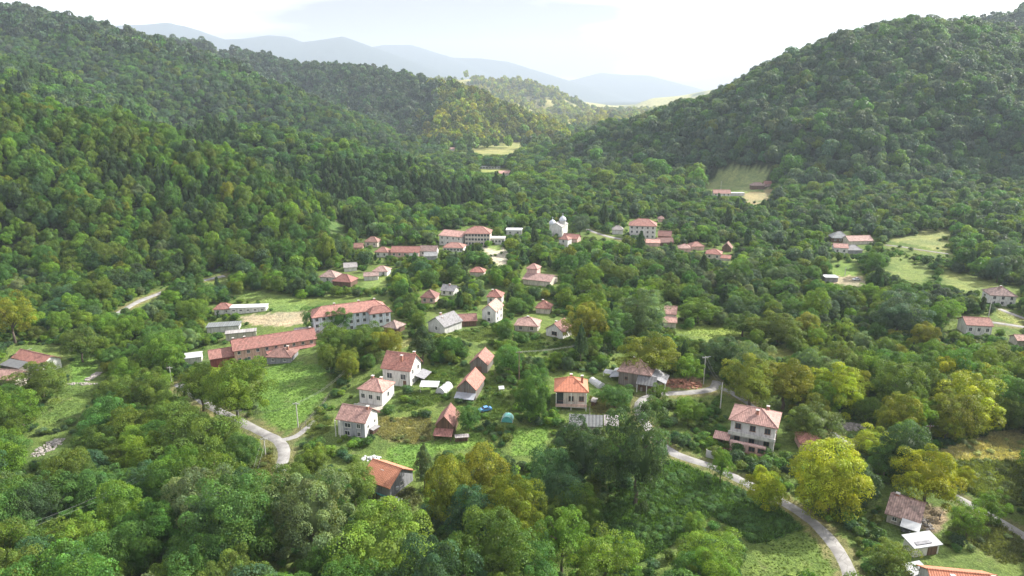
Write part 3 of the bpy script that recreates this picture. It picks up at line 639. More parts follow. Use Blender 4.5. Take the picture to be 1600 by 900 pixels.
# bottom right group
t, w_, h = house("old_shed", "old shed with mossy faded tile roof and white tin porch in a cluttered yard", "shed", 1408, 823, 44, 13, 10, -38, 'gx', 2.0, 'stonew', 't_old', [('f', 2, 1, .8, .8)], [(.15, .5, .6)], "the mossy old shed", "barns and sheds", .6)
MB().slab([(w_ / 2 - 2.8, -2.6, 1.6), (w_ / 2 + .6, -2.6, 1.6), (w_ / 2 + .6, -.03, 2.3), (w_ / 2 - 2.8, -.03, 2.3)], .1).build("porch_roof", M['whites'], t)
MB().box(w_ / 2 + .02, 3.4, -1, w_ / 2 + .08, 8.0, 2.1).build("bay_shade_panel", M['glass'], t)  # dark panel painted in for the shade inside the bay
t, w_, h = house("flat_shed", "low open shed with a stained white sheet roof below the cluttered yard", "shed", 1446, 868, 32, 10, 3.0, 12, 'shed', .5, 'white', 'metal', (), (), None, "barns and sheds", .5)
MB().box(-w_ / 2 + 3, -.06, -1, w_ / 2 - .4, -.01, h - .3).build("bay_shade_panel", M['wood2'], t)  # dark plank panel stands in for the bay's shaded inside
MB().box(-w_ / 2 + .6, .2, h + .28, -w_ / 2 + 4, 1.6, h + .36).build("roof_patch", M['grey2'], t)
t, w_, h = house("canopy", "small pale metal canopy against the left end of the corner orange roof", "canopy", 1444, 922, 18, 16, 3.6, 15, 'shed', .6, 'pale', 'metal', (), (), None, "barns and sheds", .6)
t, w_, h = house("gable_house", "house cut by the lower edge with an orange roof, at the lower right", "house", 1508, 968, 84, 34, 8, -9, 'gx', 2.0, 'white', 't_orange', [('l', 2, 1)], [(.3, .3, .9), (.97, .4, .6)], "the orange roof at the lower right edge", VH, .6)
# grey shed south of the orange house
t, w_, h = house("slate_shed", "long low shed with a grey sheet roof in front of the orange hip-roofed house", "shed", 915, 678, 50, 13, 6, -6, 'gx', 1.6, 'stonew', 'asb', (), (), "the grey-roofed shed", "barns and sheds", .5)
MB().slab([(w_ / 2 + .7, .5, h), (w_ / 2 + 4.5, .5, h), (w_ / 2 + 4.5, 5.0, h + .8), (w_ / 2 + .7, 5.0, h + .8)], .1).build("side_roof", M['t_grey'], t)
MB().box(-w_ / 2 - 1.5, -.5, -1, -w_ / 2 - .1, 1.2, 1.4).build("store", M['whites'], t)
house("annexe", "small brick-red tiled roof peeping out beside the big villa", "shed", 1268, 706, 34, 9, 6, -8, 'hip', 1.5, 'rose', 't_red', (), (), None, "barns and sheds")
# the long blue-white school
P, d = at(520, 521); t = thing("school", "long pale blue three-storey school with a red hip roof and rows of windows", "school", P, R(24)); t.location = P
Ls = 20.5; hs = 7.0
block(t, -6.5, 0, Ls, 8.0, hs, 'hip', 2.5, 'blue', 't_red', .6)
windows(t, [('f', 11, 3, 1.0, 1.15), ('r', 2, 3, 1.0, 1.15)], -6.5, 0, Ls, 8.0, hs)
for x in (2.0, 11, 17): chimney(t, x, 4.8, hs + 2.0, 1.0)
LAND.append(("the long blue-white school", P.x, P.y))
W2, H2 = block(t, Ls - 7, -4.0, Ls + .4, -.02, hs - .04, 'hip', 2.0, 'blue', 't_red', .58)
windows(t, [('f', 3, 3, 1.0, 1.15), ('r', 1, 3, 1.0, 1.15), ('l', 1, 3, 1.0, 1.15)], Ls - 7, -4.0, Ls + .4, 0, hs)
# the long pink building
P, d = at(368, 569); t = thing("long_building", "long pink two-storey building with rusty tiled roof and dark red gable end", "building", P, R(27))
Lp = 27.0
block(t, 0, 0, Lp, 8, 4.9, 'gx', 2.4, 'pink', 't_rust', .5)
windows(t, [('f', 9, 2, .9, 1.0), ('r', 2, 1)], 0, 0, Lp, 8, 4.9)
MB().box(-.12, .05, -2, -.01, 7.95, 4.6).build("gable_cladding", M['darkred'], t)
MB().slab([(10, -2.2, 2.6), (Lp, -2.2, 2.6), (Lp, -.03, 3.1), (10, -.03, 3.1)], .15).build("canopy_roof", M['t_rust'], t)
block(t, -7.5, 1.0, -.15, 7.0, 2.9, 'gx', 1.9, 'darkred', 't_rust', .4)
for x, y in ((4, 4.2), (.4, 4.2), (Lp - 1, 4)): chimney(t, x, y, 7.0, .9)
LAND.append(("the long pink building", P.x, P.y))
house("grey_annexe", "low grey-roofed annexe joined to the far end of the pink building", "shed", 483, 529, 40, 6, 7, 20, 'gx', 1.1, 'stonew', 't_grey', (), (), None, "barns and sheds")
house("hip_cottage", "low dark cottage with a brown hip roof and white end wall, below the pink building", "house", 436, 568, 36, 10, 8, -3, 'hip', 1.9, 'grey2', 't_brown', [('f', 2, 1, .8, .8)], [(.75, .5, .8)], "the brown hip-roofed cottage", VH)
house("long_shed", "low white long shed with small dark windows beside the dusty yard", "shed", 388, 489, 54, 8, 5, 6, 'flat', .1, 'white', 'whites', [('f', 5, 1, 1.0, .6)], (), "the low white long shed", "barns and sheds", .3)
house("hip_cottage", "tiny white cottage with a red hip roof, left of the low white shed", "house", 348, 491, 24, 8, 5.5, 8, 'hip', 1.8, 'white', 't_red', [('f', 2, 1, .7, .8)], (), "the tiny red-roofed cottage", VH)
house("long_shed", "long shed with a flat grey roof and white end wall, above the pink building", "shed", 349, 519, 48, 6, 6, 12, 'flat', .1, 'pale', 'asb', (), (), "the flat grey-roofed shed", "barns and sheds", .4)
house("long_shed", "narrow low grey roof squeezed between the flat grey shed and pink building", "shed", 377, 529, 46, 4, 4, 18, 'flat', .1, 'stonew', 't_grey', (), (), None, "barns and sheds", .3)
house("white_shed", "small bright white shed hidden among trees left of the pink building", "shed", 303, 568, 24, 7, 5.5, 20, 'gx', 1.0, 'white', 'whites', (), (), "the small bright white shed", "barns and sheds", .3)
# left edge
t, w_, h = house("farmhouse", "white farmhouse with half red half grey sheet roof near the left edge", "house", 44, 573, 36, 9, 7, -24, 'gx', 1.8, 'white', 't_red', [('r', 1, 1)], (), "the farmhouse near the left edge", VH)
MB().slab([(-w_ / 2 - 3.5, 1.0, 1.7), (-w_ / 2 + .3, 1.0, 3.3), (-w_ / 2 + .3, 6.5, 3.3), (-w_ / 2 - 3.5, 6.5, 1.7)], .12).build("lean_to_roof", M['metal'], t)
house("barn", "low building with a faded red roof cut by the left edge", "barn", 4, 602, 34, 10, 7, -10, 'gx', 1.8, 'cream', 't_pink', (), (), "the red roof at the left edge", "barns and sheds")
house("lean_to", "narrow grey sheet-roofed lean-to between two red roofs at the left edge", "shed", 17, 582, 22, 6, 3.5, -20, 'shed', .6, 'wood', 'asb', (), (), None, "barns and sheds")
# village behind the middle group
house("gable_house", "narrow white two-storey house end-on with a pink gable roof", "house", 764, 505, 22, 20, 9, -18, 'gy', 2.2, 'white', 't_pink', [('f', 1, 2), ('r', 2, 2)], (), "the narrow white end-on house", VH)
house("hip_house", "white-walled house with a rosy red roof above the narrow end-on one", "house", 772, 475, 22, 11, 7, -10, 'hip', 2.2, 'pale', 't_red', [('f', 2, 1)], [(.3, .4, .7)], None, VH)
house("hip_house", "red-roofed house with brick-coloured walls behind a pale green tree", "house", 669, 474, 22, 9, 7, -10, 'hip', 2.4, 'rose', 't_rust', [('f', 2, 1)], (), "the brick-coloured red-roofed house", VH)
house("gable_house", "little white house with a grey gable roof right of the brick-coloured house", "house", 699, 462, 20, 8, 6, -20, 'gx', 1.7, 'white', 't_grey', [('f', 2, 1)], [(.5, .5, .6)], None, VH)
house("gable_house", "white gable end with a grey roof and two chimneys behind a dark conical tree", "house", 682, 520, 26, 13, 10, -38, 'gy', 2.6, 'pale', 't_grey', [('f', 1, 1)], [(.35, .4, 1.0), (.6, .25, .8)], "the grey-roofed house with two chimneys", VH)
house("ruined_roof", "low red-brown roof nearly swallowed by bushes", "shed", 729, 510, 32, 4, 6, 8, 'gx', 1.6, 'wood2', 't_rust', (), (), None, "barns and sheds")
house("small_barn", "small brown barn with a weathered hip roof right of the blue-white school", "barn", 610, 521, 20, 8, 6, -24, 'hip', 1.8, 'wood2', 't_old', (), (), "the small brown barn by the school", "barns and sheds")
house("hip_cottage", "low grey cottage with a faded pink hip roof, left of the white gabled cottage", "house", 822, 518, 36, 9, 7.5, -12, 'hip', 2.0, 'stonew', 't_pink', [('f', 2, 1), ('r', 1, 1)], [(.5, .5, .5)], "the low pink hip-roofed cottage", VH)
house("gable_cottage", "white gabled cottage with a striped rusty roof on a small lawn", "house", 866, 527, 27, 11, 7.5, -34, 'gy', 2.4, 'white', 't_rust', [('f', 1, 1, 1.8, 1.2, 'frameb')], [(.4, .35, .8)], "the white gabled cottage", VH)
house("hip_cottage", "red hip roof half hidden behind a round green tree", "house", 848, 490, 22, 8, 6, -14, 'hip', 2.2, 'cream', 't_red', (), [(.4, .5, .6)], None, VH)
t, w_, h = house("hall", "big salmon-roofed hall with a small square tower at its back corner", "hall", 838, 446, 44, 8, 12, -22, 'gx', 1.7, 'cream', 't_pink', (), (), "the salmon-roofed hall", VH)
block(t, -w_ / 2, 5, -w_ / 2 + 5, 10, h + 4.0, 'hip', 1.8, 'rose', 't_pink', .4)
house("gable_house", "small house with a grey-brown roof under the dark trees above the village middle", "house", 745, 432, 22, 5, 6, -8, 'hip', 1.8, 'cream', 't_red', (), (), None, VH)
t, w_, h = house("ruin", "house half hidden by the tall pale tree, with red and green roofs", "house", 1046, 504, 18, 14, 7, -16, 'gx', 2.0, 'cream', 't_pink', (), (), "the house with red and green roofs", VH)
MB().slab([(-w_ / 2, -2.6, h * .5), (w_ / 2 + .3, -2.6, h * .5), (w_ / 2 + .3, -.03, h * .65), (-w_ / 2, -.03, h * .65)], .12).build("lean_to_roof", M['teal'], t)
house("low_roof", "low rosy roof just below the red and green roofs", "shed", 1046, 512, 20, 4, 5, -10, 'gx', 1.2, 'cream', 't_pink', (), (), None, "barns and sheds")
# left middle cluster
house("gable_house", "white house with a brown hip roof, left of a close pair below the forest edge", "house", 512, 441, 24, 8, 8, -10, 'hip', 2.4, 'white', 't_old', [('f', 1, 1)], (), "the close pair of brown-roofed houses", VH)
house("gable_house", "brown barn-like house with a rusty hip roof, right one of a close pair", "house", 534, 448, 28, 8, 8, -14, 'hip', 2.6, 'wood2', 't_rust', (), (), None, VH)
house("gable_cottage", "small white cottage under a mossy roof among fruit trees above the close pair", "cottage", 548, 424, 20, 5, 6, 14, 'gx', 1.6, 'white', 't_grey', (), (), None, VH)
house("hip_house", "white house with a pink hip roof beside a small lawn", "house", 594, 431, 22, 7, 7, -8, 'hip', 2.0, 'white', 't_pink', [('f', 2, 1)], (), "the white house by the small lawn", VH)
house("low_house", "low pale house touching the pink hip-roofed one on its left", "house", 580, 438, 22, 4, 5, 8, 'gx', 1.2, 'pale', 't_old', (), (), None, VH)
house("hip_house", "white cottage with a red hip roof, left of the long red row", "house", 596, 402, 20, 8, 7, -8, 'hip', 2.2, 'white', 't_red', [('f', 2, 1)], (), "the white cottage left of the red row", VH)
t, w_, h = house("row_house", "long red-roofed row, red-walled at its left and white at its right", "house", 633, 402, 44, 8, 8, -2, 'gx', 2.4, 'rose', 't_rust', [('f', 5, 1)], (), "the long red row", VH)
MB().box(w_ * .15, -.08, -1, w_ / 2, -.01, h - .1).build("white_front", M['white'], t)
house("gable_house", "white house with a grey-brown gable roof, right neighbour of the red row", "house", 669, 400, 26, 8, 7, -6, 'gx', 2.2, 'white', 't_old', [('f', 3, 1)], (), None, VH)
house("low_roof", "low dark grey roof in front of the grey-brown gabled white house", "shed", 673, 406, 20, 3, 5, 4, 'gx', 1.5, 'grey', 't_grey', (), (), None, "barns and sheds")
house("hip_house", "grey house with a brown hip roof standing highest at the forest edge", "house", 580, 386, 20, 8, 7, -10, 'hip', 2.4, 'cream', 't_brown', [('f', 2, 1)], (), "the highest house at the forest edge", VH)
house("small_barn", "little barn with an orange wall beside the highest forest-edge house", "barn", 560, 392, 13, 5, 5, 4, 'gx', 1.8, 'pink', 't_brown', (), (), None, "barns and sheds")
# schools and yard
house("school_block", "three-storey pale block with a red hip roof facing the paved yard", "school", 746, 384, 40, 19, 12, -4, 'hip', 3.2, 'cream', 't_red', [('f', 8, 3, 1.3, 1.3), ('l', 2, 3)], (), "the three-storey block by the paved yard", "school buildings", .8)
house("school_block", "large pale pink block with a salmon roof, left of the three-storey block", "school", 704, 384, 36, 15, 16, -22, 'gx', 2.0, 'pale', 't_pink', [('r', 3, 2), ('f', 4, 2)], (), "the salmon-roofed school block", "school buildings", .6)
house("school_hall", "low hall with a red roof and a strip of windows before the salmon-roofed block", "school", 708, 394, 32, 7, 9, -8, 'hip', 2.0, 'white', 't_red', [('f', 6, 1, 1.3, 1.0)], (), None, "school buildings")
house("link_wing", "low white wing between the three-storey block and dark trees", "school", 778, 382, 22, 9, 7, -2, 'flat', .1, 'white', 'conc', [('f', 4, 1, 1.2, 1.2)], (), None, "school buildings")
house("white_house", "plain white flat-topped house among dark trees right of the school yard", "house", 803, 368, 25, 8, 8, -4, 'flat', .1, 'white', 'whites', [('f', 2, 1)], (), "the flat-topped white house", VH)
# church with two domes
P, d = at(868, 369); t = thing("church", "small white church with two pale silver domes among the trees", "church", P, R(-20)); LAND.append(("the two-domed church", P.x, P.y))
block(t, -4, 0, 4, 14, 6.0, 'gy', 2.2, 'white', 't_grey', .3)
for k, (x, y, hh) in enumerate(((-2.6, 1.5, 9.6), (2.4, 7.5, 11.2))):
    m = MB(); m.tube((x, y, -1), (x, y, hh - 2.4), 1.9, 1.9, 12); tw = m.build("tower", M['white'], t)
    m = MB(); prev = None
    prof = [(2.2, 0), (2.3, .5), (2.1, 1.3), (1.5, 2.1), (.7, 2.7), (.15, 3.2), (.1, 4.2)]
    for (r0, z0), (r1, z1) in zip(prof[:-1], prof[1:]): m.tube((x, y, hh - 2.4 + z0), (x, y, hh - 2.4 + z1), r0, r1, 12)
    m.build("dome", M['dome'], tw); MB().box(x - .5, y - .06, hh + 1.9, x + .5, y + .06, hh + 2.05).build("cross", M['dome'], tw)
house("parish_house", "narrow white house with a red end roof right below the domed church", "house", 880, 388, 14, 14, 6, -30, 'hip', 1.8, 'white', 't_red', [('f', 1, 2)], (), None, VH)
house("row_house", "dark red-roofed house right of the domed church", "house", 890, 378, 24, 5, 8, -24, 'gx', 2.0, 'rose', 't_rust', (), (), None, VH)
# right middle
house("town_house", "large white three-storey building with a salmon hip roof and dark conifer in front", "building", 1003, 373, 42, 20, 12, -12, 'hip', 3.4, 'pale', 't_red', [('f', 5, 3, 1.1, 1.3), ('r', 3, 3), ('l', 2, 3)], (), "the large white three-storey building", VH, .8)
house("low_roof", "low pink roof before the large white three-storey building", "house", 1018, 385, 26, 5, 7, -6, 'gx', 1.4, 'rose', 't_pink', (), (), None, VH)
house("hip_cottage", "small white cottage with a grey hip roof left of the large white building", "house", 965, 366, 17, 7, 6, -6, 'hip', 2.0, 'white', 't_grey', (), (), None, VH)
house("tiny_house", "tiny pink house alone in the trees above the large white building", "house", 1033, 347, 9, 5, 5, -6, 'hip', 1.5, 'rose', 't_pink', (), (), None, VH)
house("barn_house", "dark red barn right of the large white three-storey building", "barn", 1038, 374, 20, 5, 7, -16, 'gx', 2.4, 'darkred', 't_rust', (), (), None, "barns and sheds")
house("barn_house", "brown barn roof lowest in the cluster right of the large white building", "barn", 1040, 384, 24, 4, 6, 6, 'gx', 2.0, 'wood2', 't_brown', (), (), None, "barns and sheds")
house("hip_house", "salmon-roofed house in the trees right of the dark conifer", "house", 1070, 394, 18, 4, 7, -6, 'hip', 1.8, 'rose', 't_pink', (), (), None, VH)
house("hip_house", "red-roofed house close right of the salmon-roofed one", "house", 1090, 391, 20, 4, 7, 4, 'hip', 2.0, 'rose', 't_red', (), (), None, VH)
t, w_, h = house("hip_house", "cream house with a split red hip roof, nearest the brown hut", "house", 1114, 405, 24, 8, 8, -20, 'hip', 2.0, 'cream', 't_red', [('f', 2, 1)], (), "the cream house with the split red roof", VH)
block(t, w_ / 2 + .02, -1, w_ / 2 + 5, 4, h - 1.6, 'gx', 1.2, 'cream', 't_red', .3)
house("wooden_hut", "small dark brown hut right of the split red roof", "hut", 1135, 393, 14, 6, 6, -24, 'gy', 2.6, 'wood2', 't_brown', (), (), None, "barns and sheds")
t, w_, h = house("farmhouse", "long white farmhouse with a pink roof at the foot of the hillside clearing", "house", 1128, 307, 26, 5, 7, -4, 'gx', 2.6, 'white', 't_pink', [('f', 4, 1)], (), "the hillside clearing farmhouse", "hillside farms")
house("outbuilding", "flat white outbuilding right of the hillside farmhouse", "shed", 1152, 306, 22, 3, 6, -2, 'flat', .1, 'pale', 'whites', (), (), None, "hillside farms")
house("hut", "dark brown hut with a grey roof at the right of the hillside clearing", "hut", 1184, 296, 20, 6, 7, -4, 'hip', 2.4, 'wood2', 't_old', (), (), None, "hillside farms")
house("hut", "tiny red-roofed hut right of the dark brown hillside hut", "hut", 1200, 291, 10, 4, 6, -4, 'gx', 2.0, 'rose', 't_red', (), (), None, "hillside farms")
house("farmhouse", "old brown farmhouse with a dark slate hip roof, highest of the right-hand farm", "house", 1313, 379, 24, 7, 9, -8, 'hip', 3.2, 'wood2', 't_grey', [('f', 3, 1, 1, 1, 'frame')], (), "the slate-roofed brown farmhouse", "right-hand farm")
house("barn", "barn with a wide pale pink roof right of the brown farmhouse", "barn", 1345, 382, 34, 4, 9, 6, 'gx', 2.2, 'cream', 't_pink', (), (), None, "right-hand farm")
house("white_house", "white house with a low pinkish roof, below the old brown farmhouse", "house", 1313, 398, 20, 11, 7, -14, 'gx', 1.6, 'white', 't_pink', [('f', 2, 1)], (), None, "right-hand farm")
house("barn", "dark open barn with a grey roof, lowest of the right-hand farm", "barn", 1335, 397, 22, 4, 7, -4, 'hip', 2.2, 'grey2', 't_grey', (), (), None, "right-hand farm")
house("open_shed", "open-fronted shed with a white flat roof beside a parked car and bare yard", "shed", 1299, 441, 18, 6, 5, -4, 'flat', .1, 'grey2', 'whites', (), (), "the white flat-roofed open shed", "barns and sheds", .5)
house("hip_house", "two-storey white house with a grey-brown hip roof, near the right edge", "house", 1565, 478, 34, 16, 9, -14, 'hip', 2.6, 'white', 't_old', [('f', 3, 2), ('r', 1, 2)], [(.5, .5, .7)], "the white house near the right edge", VH)
house("gable_house", "white house with a long rosy roof beside the far right road", "house", 1528, 524, 34, 16, 8, -10, 'gx', 1.8, 'white', 't_red', [('f', 3, 1), ('r', 1, 1)], (), "the far right roadside house", VH)
house("shed", "little rosy-walled shed cut by the right edge", "shed", 1597, 541, 14, 7, 5, -4, 'gx', 1.2, 'cream', 't_pink', (), (), None, "barns and sheds")
house("works_hall", "long low white hall far down the valley", "building", 763, 264, 38, 3, 12, 0, 'flat', .1, 'white', 'whites', [('f', 8, 1, 2.4, 1.4)], (), "the far white hall", None, .5)
house("far_house", "small pale roof far down the valley right of the long white hall", "house", 789, 274, 18, 2, 10, 8, 'gx', 2.4, 'cream', 't_pink', (), (), None)
house("far_house", "tiny white house far up the valley left of the long hall", "house", 706, 236, 8, 3, 8, 0, 'gx', 2.2, 'white', 't_pink', (), (), None)

# ------------------------------------------------------------------ small things in the yards
def arch_tunnel(label, px, py, wm, L, rot, mat, hh=1.9):
    P, d = at(px, py); t = thing("greenhouse", label, "greenhouse", P, R(rot)); m = MB(); n = 8
    for k in range(n):
        a, b = math.pi * k / n, math.pi * (k + 1) / n
        m.poly([(wm / 2 * math.cos(a), 0, hh * math.sin(a)), (wm / 2 * math.cos(b), 0, hh * math.sin(b)), (wm / 2 * math.cos(b), L, hh * math.sin(b)), (wm / 2 * math.cos(a), L, hh * math.sin(a))])
    for y in (0, L): m.poly([(wm / 2 * math.cos(math.pi * k / n), y, hh * math.sin(math.pi * k / n)) for k in range(n + 1)])
    m.build("cover", M[mat], t)
    for y in (-.05, L / 3, L * .66, L):
        r = MB()
        for k in range(n):
            a, b = math.pi * k / n, math.pi * (k + 1) / n; q = 1.03
            r.tube((wm / 2 * q * math.cos(a), y, hh * q * math.sin(a)), (wm / 2 * q * math.cos(b), y, hh * q * math.sin(b)), .05, n=4)
        r.build("hoop", M['rail'], t)
    protect(t, -wm / 2, 0, wm / 2, L, 0, hh); return t
arch_tunnel("white plastic greenhouse tunnel right of the flat white canopy", 688, 616, 3.0, 5.0, -24, 'whites')
arch_tunnel("teal plastic greenhouse tunnel in the garden right of the blue car", 792, 660, 3.0, 2.4, -8, 'teal', 1.7)
arch_tunnel("little white plastic tunnel between the orange-roofed house and the plank farmhouse", 940, 606, 2.4, 5.0, 28, 'whites', 1.5)
def sheet_canopy(label, px, py, wm, dm, hh, rot, mat='whites', tilt=.5):
    P, d = at(px, py); t = thing("canopy", label, "canopy", P, R(rot))
    MB().slab([(-wm / 2, 0, hh), (wm / 2, 0, hh), (wm / 2, dm, hh + tilt), (-wm / 2, dm, hh + tilt)], .1).build("sheet", M[mat], t)
    for x in (-wm / 2 + .15, wm / 2 - .25):
        for y in (.15, dm - .25): MB().box(x, y, -1.0, x + .12, y + .12, hh + tilt * y / dm - .08).build("post", M['rail'], t)
    protect(t, -wm / 2, 0, wm / 2, dm, 0, hh + tilt)
sheet_canopy("flat white canopy on posts left of the white greenhouse tunnel", 670, 614, 5.4, 3.2, 1.9, -4)
sheet_canopy("white sheet shelter on posts beside the road bend and rubble yard", 1012, 611, 4.6, 2.6, 1.9, -38, 'whites')
sheet_canopy("small pale sheet by the plank farmhouse garden", 948, 589, 2.6, 2.0, 1.2, -30, 'metal')
sheet_canopy("small white box-like sheet on the grass right of the barns", 784, 612, 1.6, 1.2, .8, 10)
def car(label, px, py, rot, mat):
    P, d = at(px, py); t = thing("parked_car", label, "car", P, R(rot), "parked cars"); t.scale = (.88, .88, .88)
    # body side profile swept across, with bulged middle
    prof = [(-2.05, .35), (-2.1, .75), (-1.7, .92), (-.95, .98), (-.45, 1.42), (.75, 1.46), (1.45, 1.02), (2.0, .92), (2.1, .55), (2.05, .32)]
    m = MB(); secs = [(-.82, .93), (-.72, 1.0), (.72, 1.0), (.82, .93)]; base = []
    for y, k in secs:
        base.append(len(m.v))
        for x, z in prof: m.v.append((x * (.98 if k < 1 else 1), y * (.84 if z > 1.2 else 1), z * (.985 if k < 1 else 1)))
    n = len(prof)
    for a, b in zip(base[:-1], base[1:]):
        for i in range(n): j = (i + 1) % n; m.f.append((a + i, a + j, b + j, b + i))
    m.f.append(tuple(base[0] + i for i in range(n))[::-1]); m.f.append(tuple(base[-1] + i for i in range(n)))
    b = m.build("body", M[mat], t)
    g = MB(); g.poly([(-.98, -.66, 1.03), (-.98, .66, 1.03), (-.5, .6, 1.42), (-.5, -.6, 1.42)]); g.build("windscreen", M['glass'], t).location = (-.03, 0, .02)
    g = MB(); g.poly([(1.46, .66, 1.06), (1.46, -.66, 1.06), (.82, -.6, 1.45), (.82, .6, 1.45)]); g.build("rear_window", M['glass'], t).location = (.03, 0, .02)
    for s in (-1, 1):
        g = MB(); g.poly([(-.85, s * .835, 1.0), (1.2, s * .835, 1.04), (.7, s * .70, 1.40), (-.42, s * .70, 1.38)]); g.build("side_window", M['glass'], t).location = (0, s * .012, 0)
        for x in (-1.35, 1.3):
            wb = MB().tube((x, s * .62, .32), (x, s * .86, .32), .32, n=12).build("wheel", M['tyre'], t)
            MB().tube((x, s * .861, .32), (x, s * .875, .32), .18, n=10).build("rim", M['metal'], wb)
        MB().box(-2.13, s * .62 - .16, .6, -2.05, s * .62 + .16, .74).build("headlight", M['whites'], t)
    protect(t, -2, -1, 2, 1, 0, 1.4); return t
car("blue car parked on the grass below the wooden barns", 758, 642, 24, 'carb')
car("white car parked under the plank farmhouse lean-to", 1010, 607, 60, 'carw')
car("white car parked beside the open white-roofed shed on the bare yard", 1338, 438, 8, 'carw')
car("grey car parked in the cluttered yard beside the mossy old shed", 1412, 826, 75, 'card')
# gate, walls and fences
P, d = at(1110, 716); t = thing("gate_post_box", "white metal gate between pillars beside the road below the villa", "gate", P, R(-30))
MB().box(-.9, 0, 0, .9, .08, 1.9).build("gate_panel", M['whites'], t)
for x in (-1.15, .95): MB().box(x, -.08, -.5, x + .2, .16, 2.1).build("pillar", M['conc'], t)
def wall_line(name, label, cat, P, hh, th, mat, posts=None, pm='rail', railm=None):
    W = at_many(P); o0 = W[0]; t = thing(name, label, cat, o0)
    m = MB(); run = 0
    for a, b in zip(W[:-1], W[1:]):
        n = max(1, int((b - a).length / 2.4))
        for k in range(n):
            p = a.lerp(b, k / n); q = a.lerp(b, (k + 1) / n); p.z = GZ(p.x, p.y); q.z = GZ(q.x, q.y); d = (q - p).normalized(); s = Vector((d.y, -d.x, 0)) * th / 2
            P_ = p - o0; Q_ = q - o0
            if railm:
                for zz in ((.45, .55), (.95, 1.05)) if hh < 1.3 else ((.5, .6), (1.2, 1.3)):
                    c = MB(); z0, z1 = zz; c.poly([P_ - s + Vector((0, 0, z0)), Q_ - s + Vector((0, 0, z0)), Q_ - s + Vector((0, 0, z1)), P_ - s + Vector((0, 0, z1))])
                    c.poly([P_ + s + Vector((0, 0, z1)), Q_ + s + Vector((0, 0, z1)), Q_ - s + Vector((0, 0, z1)), P_ - s + Vector((0, 0, z1))]); c.build("rail", M[railm], t)
                MB().box(P_.x - .06, P_.y - .06, P_.z - .4, P_.x + .06, P_.y + .06, P_.z + hh).build("post", M[pm], t)
            else:
                c = MB(); c.slab([P_ - s + Vector((0, 0, hh)), Q_ - s + Vector((0, 0, hh)), Q_ + s + Vector((0, 0, hh)), P_ + s + Vector((0, 0, hh))], hh + .8); c.build("wall_section", M[mat], t)
wall_line("retaining_wall", "stone retaining wall along the inner side of the road bend", "wall", [(1001, 611), (1016, 607), (1034, 601)], 1.1, .35, 'stonew')
wall_line("road_fence", "white-railed fence on the bank above the road bend", "fence", [(1004, 607), (1018, 604), (1033, 598)], 1.2, .08, 'rail', railm='rail')
wall_line("yard_fence", "low plank fence running down from the orange hip-roofed house", "fence", [(921, 640), (922, 655), (926, 665)], 1.2, .1, 'wood', railm='wood', pm='wood')
wall_line("field_fence", "thin post fence along the edge of the left meadow", "fence", [(470, 672), (500, 640), (518, 615)], 1.1, .06, 'wood', railm='wood', pm='wood')
wall_line("yard_fence", "stick fence along the path left of the mossy old shed's yard", "fence", [(1448, 822), (1468, 812), (1474, 800)], 1.3, .06, 'wood', railm='wood', pm='wood')
# stone heaps and debris: uncountable pieces, one object each
def rubble(name, label, px, py, rx, ry, n, size, mat='rub', seed=1):
    rg = random.Random(seed); P, d = at(px, py); m = MB()
    for i in range(n):
        a = rg.random() * 6.283; q = math.sqrt(rg.random()); x = q * rx * math.cos(a); y = q * ry * math.sin(a); z = GZ(P.x + x, P.y + y) - P.z + (1 - q) * min(rx, ry) * .22
        s = size * (.4 + rg.random()); i0 = len(m.v)
        c = [(-1, -1, -1), (1, -1, -1), (1, 1, -1), (-1, 1, -1), (-.7, -.7, 1), (.7, -.7, 1), (.7, .7, 1), (-.7, .7, 1)]; an = rg.random() * 6.28
        for u, v, w_ in c:
            u += rg.uniform(-.3, .3); v += rg.uniform(-.3, .3)
            m.v.append((x + s * (u * math.cos(an) - v * math.sin(an)), y + s * (u * math.sin(an) + v * math.cos(an)), z + s * .6 * w_))
        for f in ((0, 3, 2, 1), (4, 5, 6, 7), (0, 1, 5, 4), (1, 2, 6, 5), (2, 3, 7, 6), (3, 0, 4, 7)): m.f.append(tuple(i0 + k for k in f))
    o = m.build(name, M[mat]); o.location = P; tag(o, label, "rubble", None, 'stuff'); protect(o, -rx, -ry, rx, ry, 0, .6); return o
rubble("rubble", "heap of grey rubble beside the field left of the yellow tree", 1330, 667, 4.0, 2.2, 130, .32, seed=3)
rubble("rubble", "brick and timber debris piled inside the road bend", 1066, 600, 6.5, 3.2, 170, .28, 'brick', 4)
rubble("stones", "pale stones of the dry stream bed at the lower left", 76, 699, 2.6, 6.0, 150, .26, 'rub', 5)
rubble("stones", "pale stones along the stream crossing the small left meadow", 128, 600, 5.5, 1.0, 70, .22, 'rub', 6)
rubble("stones", "rocks on the stream bank between the left meadow and dark trees", 146, 588, 1.4, 4.0, 60, .35, 'rub', 7)
rubble("rubble", "white and brick rubbish heap behind the orange-roofed cottage", 580, 716, 2.6, 1.2, 50, .26, 'whites', 8)
rubble("rubble", "scattered white rubbish below the orange-roofed cottage", 608, 781, 3.2, 1.0, 26, .2, 'whites', 9)
rubble("rubble", "junk strewn over the bare yard of the mossy old shed", 1436, 815, 2.6, 3.0, 70, .22, 'rub', 10)

